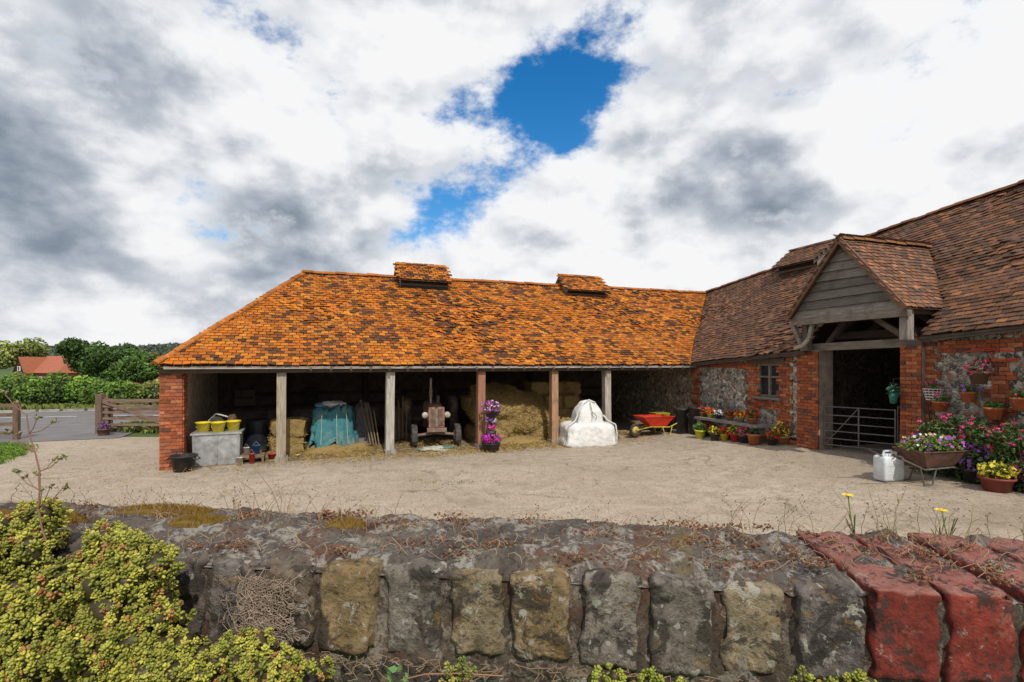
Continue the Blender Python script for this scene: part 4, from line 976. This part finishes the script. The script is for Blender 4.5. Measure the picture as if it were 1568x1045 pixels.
def rbox(b,c,d,r,col,m=0,n=6):
    P=[];F=[];hx,hy=d[0]/2,d[1]/2;ring=[]
    for (cx,cy,a0) in((hx-r,hy-r,0),(-hx+r,hy-r,90),(-hx+r,-hy+r,180),(hx-r,-hy+r,270)):
        for k in range(n): a=math.radians(a0+90*k/(n-1)); ring.append((cx,cy,math.cos(a),math.sin(a)))
    N=len(ring); zs=[(0,0.0),(.7,.25*r),(1,r),(1,d[2]-r),(.7,d[2]-.25*r),(0,d[2])]
    for (k,z) in zs:
        for(cx,cy,a,e) in ring: P.append((c[0]+cx+a*r*k,c[1]+cy+e*r*k,c[2]+z))
    for j in range(len(zs)-1):
        for i in range(N):F.append((j*N+i,j*N+(i+1)%N,(j+1)*N+(i+1)%N,(j+1)*N+i))
    F.append(tuple(range(N))[::-1]);F.append(tuple(range((len(zs)-1)*N,len(zs)*N))); b.add(P,F,col,m,True)
wc=(.62,.66,.68)
rbox(b,(0,0,0),(.42,.26,.44),.045,wc); rbox(b,(.02,0,.43),(.22,.12,.04),.02,wc); b.tube([(-.12,0,.44),(-.10,0,.515),(.06,0,.515),(.09,0,.44)],.018,8,wc); b.cyl((.14,0,.42),(.14,0,.495),.035,None,14,(.7,.7,.68))
for z in(.14,.28): b.box((0,-.131,z),(.3,.006,.02),wc)
b.build('white_plastic_jerrycan',[m_plast])
pot('flower_tub',(7.62,8.05,.30),.22,.22,(.22,.05,.04),fol=(.12,.13,.02),flow=[(.6,.5,.05)],fh=.18,fr=.24,mat=m_plast,n=300)
pot('flower_tub',(8.02,7.95,.30),.16,.24,(.04,.04,.04),fol=(.12,.16,.03),flow=[(.45,.02,.25)],fh=.2,mat=m_plast,n=300)
pot('flower_tub',(8.25,8.5,.30),.2,.26,(.05,.05,.05),fol=(.06,.12,.02),flow=[(.6,.1,.3)],fh=.3,mat=m_plast,n=300)
pot('flower_tub',(7.75,8.6,.30),.17,.24,(.04,.04,.04),fol=(.05,.10,.02),flow=[(.3,.1,.45)],fh=.3,mat=m_plast,n=300)
pot('flower_tub',(8.05,7.55,.30),.18,.22,(.04,.04,.045),fol=(.05,.10,.02),flow=[(.6,.5,.5)],fh=.25,mat=m_plast,n=300)

# ------------------------------------------------------------------ foreground wall
wa=math.radians(-6.2); ca,sa=math.cos(wa),math.sin(wa); TOP=2.045
FB=Matrix(((ca,-sa,0,0),(sa,ca,0,.622),(0,0,1,TOP),(0,0,0,1)))   # x along, y back, z from top
def F2(x,y,z=0): return FB@Vector((x,y,z))
GW=empty('garden_wall')
b=MB();b.M=FB
def roughbrick(x0,x1,y0,y1,z0,z1,col,m,n=(7,12,9),amp=.0015,rot=0,seed=0,chip=.006,hr=.004):
    P=[];idx={};F=[];L=(x1-x0,y1-y0,z1-z0);c=Vector(((x0+x1)/2,(y0+y1)/2,(z0+z1)/2))
    Rm=Matrix.Rotation(rot,3,'Y'); off=Vector((seed*3.1,seed,0))
    def grid(f,Ln):
        u=f*2-1; return math.copysign(abs(u)**.8,u)*Ln/2
    def vid(i,j,k):
        if(i,j,k) in idx:return idx[(i,j,k)]
        v=[grid(i/n[0],L[0]),grid(j/n[1],L[1]),grid(k/n[2],L[2])]
        q=[max(-L[a]/2+hr,min(L[a]/2-hr,v[a])) for a in range(3)];d=Vector([v[a]-q[a] for a in range(3)])
        if d.length>hr: d=d.normalized()*hr
        p=Vector(q)+d
        ax=[abs(v[a])>L[a]/2-1e-5 for a in range(3)]
        nn=Vector([math.copysign(1,v[a]) if ax[a] else 0 for a in range(3)])
        if nn.length: nn.normalize()
        p+=nn*(amp*2.5*noise.fractal(p*45+off,.9,2,6)+amp*.8*noise.noise(p*14+off))
        if sum(ax)>=2: p-=nn*max(0,noise.noise(p*38+off*1.7)-.05)*chip*3
        p=Rm@p
        idx[(i,j,k)]=len(P);P.append(c+p);return idx[(i,j,k)]
    X,Y,Z=n
    for i in range(X):
        for j in range(Y): F+=[(vid(i,j,0),vid(i,j+1,0),vid(i+1,j+1,0),vid(i+1,j,0)),(vid(i,j,Z),vid(i+1,j,Z),vid(i+1,j+1,Z),vid(i,j+1,Z))]
        for k in range(Z): F+=[(vid(i,0,k),vid(i+1,0,k),vid(i+1,0,k+1),vid(i,0,k+1)),(vid(i,Y,k),vid(i,Y,k+1),vid(i+1,Y,k+1),vid(i+1,Y,k))]
    for j in range(Y):
        for k in range(Z): F+=[(vid(0,j,k),vid(0,j,k+1),vid(0,j+1,k+1),vid(0,j+1,k)),(vid(X,j,k),vid(X,j+1,k),vid(X,j+1,k+1),vid(X,j,k+1))]
    b.add(P,F,col,m,True)
x=-1.75;i=0
cols=[(.21,.165,.105),(.17,.13,.095),(.23,.18,.11),(.125,.10,.085),(.19,.165,.135),(.22,.155,.08),(.145,.125,.115)]
while x<1.75:
    wd=U(.062,.073);red=x>.335
    near=-.75<x<.75
    if red: roughbrick(x,x+wd,U(-.004,.004),.205,-.104+U(-.002,.002),.001+U(-.002,.002),J((.25,.040,.027),.75,1.15),1,(14,18,18) if near else (4,6,5),.0014,U(-.025,.025),i,.010,.003)
    else: roughbrick(x,x+wd,U(-.006,.006),.205,-.106+U(-.008,.005),-.002+U(-.005,.004),J(random.choice(cols),.85,1.2),0,(12,16,16) if near else (4,6,5),.0019,U(-.06,.06),i,.009,.004)
    x+=wd+U(.009,.016);i+=1
b.build('coping_bricks',[m_lichen,m_redp],GW)
b=MB();b.M=FB
for j in range(3):
    z1=-.118-j*.078; x=-1.8-(.11 if j%2 else 0)
    while x<1.8:
        roughbrick(x,x+.215,.006+U(-.003,.003),.2,z1-.065,z1,J(random.choice(cols),.35,.7),0,(16,4,8) if abs(x)<.8 else (3,2,2),.003,0,x*7+j); x+=.226
b.build('stretcher_courses',[m_lichen],GW)
b=MB();b.M=FB
V=[];F=[];nx=560
zs=[(0.011,-2.0),(.011,-.36),(.009,-.2),(.006,-.13),(.004,-.118),(.006,-.11),(.008,-.095),(.009,-.08),(.009,-.065),(.009,-.05),(.009,-.035),(.010,-.02),(.014,-.010)]
for i in range(nx+1):
    X=-1.8+3.6*i/nx
    for (y,z) in zs:
        k=.008*noise.fractal(Vector((X*50,z*50,1)),.9,2,5); V.append((X,y+k,z+(k*.5 if z>-.1 else 0)))
m=len(zs)
for i in range(nx):
    for k in range(m-1):F.append((i*m+k,(i+1)*m+k,(i+1)*m+k+1,i*m+k+1))
b.add(V,F,(.85,.78,.70),0,True)
b.box((0,.11,-1.05),(3.6,.18,2.05),(.5,.45,.4),0)
b.build('mortar_core',[m_crust],GW)
b=MB();b.M=FB
for sg in(-1,1): b.box((sg*4.8,.105,-1.02),(6.0,.205,2.04),(.6,.5,.42))
b.build('wall_continuation',[m_crust],GW)
b=MB();b.M=FB;V=[];F=[];nx,ny=760,54
for j in range(ny+1):
    for i in range(nx+1):
        X=-1.3+2.6*i/nx; f=j/ny; y=.008+.205*f
        n_=noise.fractal(Vector((X*14,y*14,3)),.9,2,6); n2=noise.fractal(Vector((X*70,y*70,9)),.7,2,5)
        lump=.012*max(0,noise.noise(Vector((X*9,y*13,20))))+.006*max(0,noise.noise(Vector((X*30,y*30,2))))
        z=.0015+.0055*n_+.0028*n2+lump+.006*math.sin(f*math.pi)
        ew=.16+.18*noise.noise(Vector((X*22,0,4)))
        edge=ss(min(1,f/max(.03,ew))); z=z*edge-.013*(1-edge)
        rd_=ss((X-.24+.05*noise.noise(Vector((X*30,y*30,5))))/.12); z=z*(1-rd_)+rd_*(-.006+.026*max(0,noise.noise(Vector((X*18,y*18,31)))-.08)+.004*n2+.003*n_)
        if rd_>.5: z-=.006*(1-edge)
        if f>.93: z-=(f-.93)/.07*.02
        V.append((X,y,z))
for j in range(ny):
    for i in range(nx):F.append((j*(nx+1)+i,j*(nx+1)+i+1,(j+1)*(nx+1)+i+1,(j+1)*(nx+1)+i))
b.add(V,F,(1,1,1),0,True); b.build('moss_crust',[m_crust],GW)
b=MB();V=[];F=[];xs=np.linspace(-7.5,7.5,61);ys=np.linspace(-7,.62,40)
for y in ys:
    for X in xs:
        yy=min(y-(X*math.tan(math.radians(6.2))) if y>-1 else y,.628-X*.1086)
        if y>.6: yy=.628-X*.1086
        e=max(0,(abs(X)-5.5)/2); z=1.62*(1-ss(e))*(ss((y+7)/3)) ; V.append((X,yy,z+.02*noise.noise(Vector((X*3,y*3,0)))))
nx=len(xs)
for j in range(len(ys)-1):
    for i in range(nx-1):F.append((j*nx+i,j*nx+i+1,(j+1)*nx+i+1,(j+1)*nx+i))
b.add(V,F,(.5,.5,.5),0,True);b.build('grass_verge',[m_grass],recenter=False)

# sedum
def rosettes(b,P,N,size,c1,c2,tip=None,nl=10,m=0,tf=.07):
    n=len(P)
    ov=[];of=[]
    for (xx,rr) in((.0,.28),(.45,.95),(.85,.75)):
        for k in range(5): a=2*math.pi*k/5; ov.append((xx,rr*math.cos(a),rr*math.sin(a)))
    ov+=[(-.05,0,0),(1.02,0,0)]
    for r_ in range(2):
        for k in range(5): k2=(k+1)%5; of+=[(r_*5+k,r_*5+k2,(r_+1)*5+k2),(r_*5+k,(r_+1)*5+k2,(r_+1)*5+k)]
    for k in range(5): of+=[(15,(k+1)%5,k),(16,10+k,10+(k+1)%5)]
    oc=np.array(ov);of=np.array(of)
    TV=[];TF=[];
    for k in range(nl):
        el=1.2 if k<3 else(.7 if k<7 else .15); az=k*2.4; d=Vector((math.cos(az)*math.cos(el),math.sin(az)*math.cos(el),math.sin(el))); s_=d.cross(Vector((0,0,1))).normalized();u=s_.cross(d)
        ln=.85 if k>=3 else .62; zo=.35 if k<3 else (.0 if k<7 else -.45)
        for o in oc: TV.append(d*(ln*o[0])+s_*(.24*o[1])+u*(.20*o[2])+Vector((0,0,zo)))
        TF.append(of+17*k)
    TV=np.array([tuple(v) for v in TV]);TF=np.concatenate(TF)
    N=N/np.linalg.norm(N,axis=1)[:,None];A=np.cross(N,rng.normal(size=(n,3)));A/=np.linalg.norm(A,axis=1)[:,None];B2=np.cross(N,A)
    S=size*(.6+.7*rng.random((n,1,1)))
    V=P[:,None,:]+S*(TV[None,:,0:1]*A[:,None]+TV[None,:,1:2]*B2[:,None]+TV[None,:,2:3]*N[:,None])
    F=(np.arange(n)[:,None,None]*len(TV)+TF[None]).reshape(-1,3)
    C=greens(n,c1,c2)*(.7+.6*rng.random((n,1)))
    if tip is not None:
        k=rng.random(n)<tf; C[k]=np.array(tip)*(.7+.6*rng.random((k.sum(),1)))
    C=np.repeat(C,len(TF),axis=0)*np.repeat(.75+.5*rng.random((n*nl,1)),len(of),axis=0); b.add(V.reshape(-1,3),F,C,m,True)
def sedum(name,blobs,size,c1=(.17,.19,.03),c2=(.40,.37,.06),tip=(.36,.17,.06),dens=1.0):
    # a ragged mat: many small overlapping cushions, upright shoots at every depth, stray shoots outside
    b=MB();subs=[]
    for(c,r) in blobs:
        vol=r[0]*r[1]*r[2]; k=max(5,int(26*(vol/.00018)**.5))
        for _ in range(k):
            d=rng.normal(size=3); d/=np.linalg.norm(d); q=np.array(c)+d*np.array(r)*(rng.random()**.45)*.95
            sr=min(r)*U(.28,.62)+.003; subs.append((q,np.array((sr*U(.8,1.3),sr*U(.8,1.1),sr*U(.7,1.3)))))
    PP=[];NN=[]
    for (q,sr) in subs:
        area=(sr[0]*sr[1]+sr[0]*sr[2]+sr[1]*sr[2])*4.2; n=max(6,int(area/(size*size*1.5)*dens))
        d=rng.normal(size=(n,3));d/=np.linalg.norm(d,axis=1)[:,None];d=d[(d[:,1]<.45)&(d[:,2]>-.75)]
        P=q+d*sr*(.85+.35*rng.random((len(d),1))**2); PP.append(P); NN.append(d*.7+np.array((0,-.2,.8))+rng.normal(size=d.shape)*.22)
    P=np.concatenate(PP);N=np.concatenate(NN)
    keep=np.ones(len(P),bool)
    for (q,sr) in subs: keep&=~((((P-q)/(sr*.80))**2).sum(1)<1)
    P=P[keep];N=N[keep]; rosettes(b,P,N,size,c1,c2,tip)
    # lower leaves of the same shoots
    k=rng.random(len(P))<.6; Nn=N/np.linalg.norm(N,axis=1)[:,None]
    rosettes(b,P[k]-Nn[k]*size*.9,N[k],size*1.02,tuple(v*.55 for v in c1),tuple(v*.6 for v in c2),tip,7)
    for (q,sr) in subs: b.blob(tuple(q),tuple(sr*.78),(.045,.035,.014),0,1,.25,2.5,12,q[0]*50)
    return b.build(name,[m_sed])
SZ=.0068
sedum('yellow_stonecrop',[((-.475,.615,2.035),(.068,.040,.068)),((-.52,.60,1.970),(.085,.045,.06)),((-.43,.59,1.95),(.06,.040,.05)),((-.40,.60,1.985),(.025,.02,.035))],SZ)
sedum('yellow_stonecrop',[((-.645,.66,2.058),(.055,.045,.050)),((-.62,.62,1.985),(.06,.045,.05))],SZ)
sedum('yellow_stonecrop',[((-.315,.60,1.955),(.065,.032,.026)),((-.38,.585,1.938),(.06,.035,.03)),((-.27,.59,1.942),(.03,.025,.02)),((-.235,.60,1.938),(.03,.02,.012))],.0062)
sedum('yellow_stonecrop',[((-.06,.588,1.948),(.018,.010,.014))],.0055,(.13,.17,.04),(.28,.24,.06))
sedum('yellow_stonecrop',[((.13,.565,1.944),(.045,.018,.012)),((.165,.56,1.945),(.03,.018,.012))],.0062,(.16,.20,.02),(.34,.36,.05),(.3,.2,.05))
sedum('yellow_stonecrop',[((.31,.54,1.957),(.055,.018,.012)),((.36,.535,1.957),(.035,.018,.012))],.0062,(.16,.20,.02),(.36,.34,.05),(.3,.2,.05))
b=MB();P=[];
for _ in range(120):
    cx,cy=U(-.85,.85),U(.02,.2); r=U(.006,.02) if cx<.3 else U(.004,.010)
    for k in range(int(34*r/.012)): 
        q=F2(cx+random.gauss(0,r),cy+random.gauss(0,r*.6),U(.003,.010)); P.append(tuple(q))
P=np.array(P); N=rng.normal(size=P.shape)*.5+np.array((0,0,1.)); rosettes(b,P,N,.0034,(.15,.06,.032),(.26,.12,.06),(.28,.25,.14),6,tf=.2)
b.build('dead_stonecrop',[m_sed])
b=MB();P=[]
for (cx,cy,rx,ry) in((-.78,.10,.10,.05),(-.6,.17,.10,.03),(-.50,.12,.06,.03),(-.27,.13,.035,.03),(-.9,.1,.1,.05),(-.68,.03,.06,.02)):
    b.blob(F2(cx,cy,.0),(rx,ry,.014),(.14,.09,.015),0,1,.4,3,28,cx)
    for k in range(int(9000*rx*ry/.003*.25)): a=U(0,6.28);r=math.sqrt(R()); P.append(tuple(F2(cx+rx*r*math.cos(a),cy+ry*r*math.sin(a),.000+.015*math.sqrt(max(0,1-r*r)))))
P=np.array(P);V=[];C=[]
for p in P:
    a=U(0,6.28);l=U(.003,.007); V+=[(p[0]-.0006,p[1],p[2]-.002),(p[0]+.0006,p[1],p[2]-.002),(p[0]+.0004+l*.3*math.cos(a),p[1]+l*.3*math.sin(a),p[2]+l)];k=U(.5,1.3);C.append((.22*k,.13*k,.02*k))
b.add(V,np.arange(len(V)).reshape(-1,3),np.array(C),0)
b.build('cushion_moss',[m_dry])
def stems(name,specs,m=m_dry):
    b=MB()
    for(x,y,z,h,n,sp,col,r) in specs:
        for k in range(n):
            px,py=x+random.gauss(0,sp),y+random.gauss(0,sp*.25);a=U(-1,1);hh=h*U(.5,1.1);pts=[]
            for i in range(6): f=i/5; pts.append(F2(px+a*hh*.6*f*f+.004*noise.noise(Vector((px*90,f*3,k))),py+.1*hh*f*U(-1,1),z+hh*f))
            c=J(col,.6,1.3); b.tube(pts,r,4,c,0,r1=r*.5)
            if R()<.55:
                for i in(3,4,5):
                    e=pts[i]+Vector((U(-.012,.012),U(-.005,.005),U(.002,.01))); b.cyl(pts[i],e,r*.5,None,4,c); b.blob(e,(r*2.2,r*2.2,r*2.6),J(c,.8,.8),0,n=6)
    return b.build(name,[m])
dc=(.34,.22,.13)
stems('dry_weed_stems',[(-.40,.12,0,.09,10,.03,dc,.0006),(-.33,.12,0,.06,16,.05,dc,.0005),(-.2,.12,0,.05,14,.06,dc,.0005),(-.55,.14,0,.05,18,.06,dc,.0005),(-.75,.15,0,.04,16,.08,dc,.0005),(0,.15,0,.035,16,.12,dc,.0005),(.2,.15,0,.03,16,.1,dc,.0005),(.4,.17,0,.055,14,.08,(.28,.2,.12),.0005),(.58,.17,0,.07,16,.05,(.28,.24,.10),.0005),(.7,.15,0,.06,14,.08,dc,.0005)])
b=MB()
for k in range(300):
    x0,z0_=-.315+random.gauss(0,.022),-.02-U(0,.08); a=U(-.5,.5)+1.57*(R()<.7);pts=[];l=U(.012,.035)
    for i in range(6): f=i/5-.5; pts.append(F2(x0+l*f*math.cos(a)+.006*math.sin(f*7+k),-.008-U(0,.006),z0_+l*f*math.sin(a)+.006*math.cos(f*6+k)))
    b.tube(pts,.00045,4,J((.36,.27,.20),.5,1.2))
for k in range(380):
    x0=U(-.9,.9);y0_=U(.02,.2);a=U(0,6.28);l=U(.01,.035);pts=[]
    for i in range(5): f=i/4-.5; pts.append(F2(x0+l*f*math.cos(a)+.003*math.sin(f*7+k),y0_+l*f*math.sin(a)*.6,.010+.006*math.cos(f*5)+U(0,.002)))
    b.tube(pts,.00045,4,J((.36,.25,.15),.5,1.2))
b.build('dried_grass_tangle',[m_dry])
b=MB()
for k in range(90):
    x0=U(-.3,.45);pts=[F2(x0,-.008,-.108)]
    for i in range(5): p=pts[-1]; pts.append(p+Vector((U(-.012,.012),U(-.004,.001),U(-.009,.004))))
    b.tube(pts,.0005,4,(.26,.18,.11))
b.build('trailing_roots',[m_dry])
b=MB(); base=Vector((-.585,.65,2.02)); pts=[base+Vector((.004*math.sin(i*1.3),0,.215*i/9)) + Vector((-.028*i/9,0,0)) for i in range(10)]
pc=(.26,.13,.10); b.tube(pts,.0014,6,pc,0,r1=.0007)
for i in range(14):
    p=pts[4+i%6]; sg=-1 if i%2 else 1; e=p+Vector((sg*U(.012,.038),U(-.015,.015),U(.01,.030))); mid=(p+e)/2+Vector((0,0,-.004)); b.tube([p,mid,e],.0007,5,pc,0,r1=.0004)
    b.blob(e,(.002,.002,.0026),(.24,.20,.10),0,n=8)
    P=np.array([tuple(e+Vector((U(-.004,.004),U(-.003,.003),U(-.004,.003)))) for _ in range(4)]); b.leaves(P,.0032,(.16,.17,.07),0)
b.build('seedhead_stalk',[m_dry])
for(x,y,z) in((.525,.80,2.093),(.628,.765,2.040),(.655,.78,2.075)):
    b=MB(); b.tube([(x+.01,y+.0,2.03),(x+.004,y,(z+2.03)/2),(x,y,z)],.0009,5,(.14,.2,.05)); V=[];
    for k in range(22):
        a=k*.2856;rr=.0085*U(.85,1.1);w=.0011; V+=[(x-w*math.sin(a),y+w*math.cos(a),z),(x+w*math.sin(a),y-w*math.cos(a),z),(x+rr*math.cos(a)+w*math.sin(a),y+rr*math.sin(a)-w*math.cos(a),z+.002),(x+rr*math.cos(a)-w*math.sin(a),y+rr*math.sin(a)+w*math.cos(a),z+.002)]
    b.add(V,np.arange(len(V)).reshape(-1,4),(.75,.60,.02),1); b.blob((x,y,z+.001),(.004,.004,.0025),(.7,.5,.02),1,n=10)
    for k in range(5): a=U(0,6.28); b.tube([(x+.01,y,2.032),(x+.01+.012*math.cos(a),y+.01*math.sin(a),2.04+U(0,.03))],.0007,4,(.12,.14,.05)) 
    b.build('hawkbit_flower',[m_dry,m_petal])
b=MB()
for k in range(9):
    a=k*.7; p=Vector((-.128+.010*math.cos(a),.575,1.950+.008*math.sin(a))); b.leaves(np.array([tuple(p)]),.006,(.10,.2,.05),0)
b.tube([(-.128,.59,1.935),(-.10,.585,1.945),(-.06,.58,1.949),(-.01,.585,1.943)],.0009,5,(.3,.15,.08)); b.build('ground_weed',[m_leaf])

# ------------------------------------------------------------------ world
S=Vector((.32,-.95,0)).normalized(); EL=math.radians(47)
SD=Vector((S.x*math.cos(EL),S.y*math.cos(EL),math.sin(EL)))
w=bpy.data.worlds.new('World'); sc.world=w; w.use_nodes=True; nt=w.node_tree; nt.nodes.clear(); t=NT(nt)
sky=t.n('ShaderNodeTexSky'); sky.sky_type='NISHITA'; sky.sun_disc=False; sky.sun_elevation=EL; sky.sun_rotation=math.atan2(S.x,S.y)%(2*math.pi); sky.altitude=100
hs=t.n('ShaderNodeHueSaturation',i_Color=sky.outputs[0]); hs.inputs['Saturation'].default_value=1.5; hs.inputs['Value'].default_value=1.8
dirn=t.n('ShaderNodeTexCoord').outputs['Generated']
q1=t.n('ShaderNodeMapping',i_Vector=dirn,i_Scale=(1,1,1.6)).outputs[0]
q2=t.n('ShaderNodeMapping',i_Vector=q1,i_Location=(.015,-.01,.06)).outputs[0]
def summ(l):
    o=None
    for (X,Y,r,k) in l:
        d=Vector(((X-784)/784,1,(557-Y)/784)).normalized()
        q=t.n('ShaderNodeVectorMath',operation='DISTANCE',i_0=dirn,i_1=tuple(d)).outputs['Value']
        v=t.ramp(q,0,r,k,0,True); o=v if o is None else t.math('ADD',o,v)
    return o
A1=t.noise(q1,4.6,9,.62); A2=t.noise(q2,4.6,3,.55)
holes=summ([(765,240,.25,.54),(850,165,.15,.40),(938,50,.17,.48),(655,345,.12,.24),(325,290,.10,.20),(290,440,.08,.14),(60,492,.12,.10),(905,268,.08,.2)])
sep=t.n('ShaderNodeSeparateXYZ',i_0=dirn)
hz=t.ramp(sep.outputs[2],0,.22,.35,0)
cov=t.math('ADD',t.math('SUBTRACT',t.math('MULTIPLY_ADD',A1,2.2,c=-.65),holes),hz)
cf=t.ramp(cov,-.12,.20,0,1,True)
dark=summ([(60,290,.30,.30),(-80,200,.4,.06),(390,385,.18,.38),(560,300,.2,.12),(1110,270,.26,.28),(1210,330,.18,.24),(1500,290,.3,.10),(60,460,.14,.16),(230,490,.1,.08)])
bright=summ([(900,370,.3,.26),(1500,180,.25,.22),(700,40,.4,.22),(240,340,.14,.22),(1050,90,.25,.20),(120,530,.22,.22),(1090,420,.2,.2),(1300,220,.12,.18),(640,180,.2,.10)])
rel=t.math('MULTIPLY_ADD',t.math('SUBTRACT',A2,A1),1.9,c=.285)
big=t.math('MULTIPLY_ADD',t.noise(q2,2.6,2,.5),1.2,c=-.60)
sh=t.math('ADD',t.math('ADD',rel,big),t.math('SUBTRACT',dark,bright))
cr=t.n('ShaderNodeValToRGB',i_Fac=sh); e=cr.color_ramp.elements
e[0].position=.10;e[0].color=(.97,.97,.98,1);e[1].position=1;e[1].color=(.17,.22,.28,1)
for p,c in((.26,(.83,.85,.88,1)),(.40,(.64,.67,.72,1)),(.58,(.43,.48,.55,1)),(.78,(.28,.33,.40,1))): q=e.new(p);q.color=c
cc=t.mix(t.ramp(cov,.08,.34,.6,0,True),cr.outputs[0],(.92,.95,.99))
b1=t.n('ShaderNodeBackground',i_Color=hs.outputs[0],i_Strength=.085); b2=t.n('ShaderNodeBackground',i_Color=cc,i_Strength=.96)
mx=t.n('ShaderNodeMixShader',i_0=cf,i_1=b1.outputs[0],i_2=b2.outputs[0]); out=t.n('ShaderNodeOutputWorld',i_0=mx.outputs[0])
w.cycles.sampling_method='MANUAL'; w.cycles.sample_map_resolution=256
sl=bpy.data.lights.new('sun','SUN'); sl.energy=3.2; sl.angle=math.radians(.6); sl.color=(1,.94,.85)
so=bpy.data.objects.new('sun',sl); sc.collection.objects.link(so); so.rotation_euler=SD.to_track_quat('Z','Y').to_euler(); so.location=(5,-15,20)
cam=bpy.data.cameras.new('camera'); co=bpy.data.objects.new('camera',cam); sc.collection.objects.link(co); sc.camera=co
co.location=(0,0,2.3); co.rotation_euler=(math.radians(90),0,0); cam.lens=18; cam.sensor_width=36; cam.shift_y=.022; cam.clip_end=5000; cam.clip_start=.02
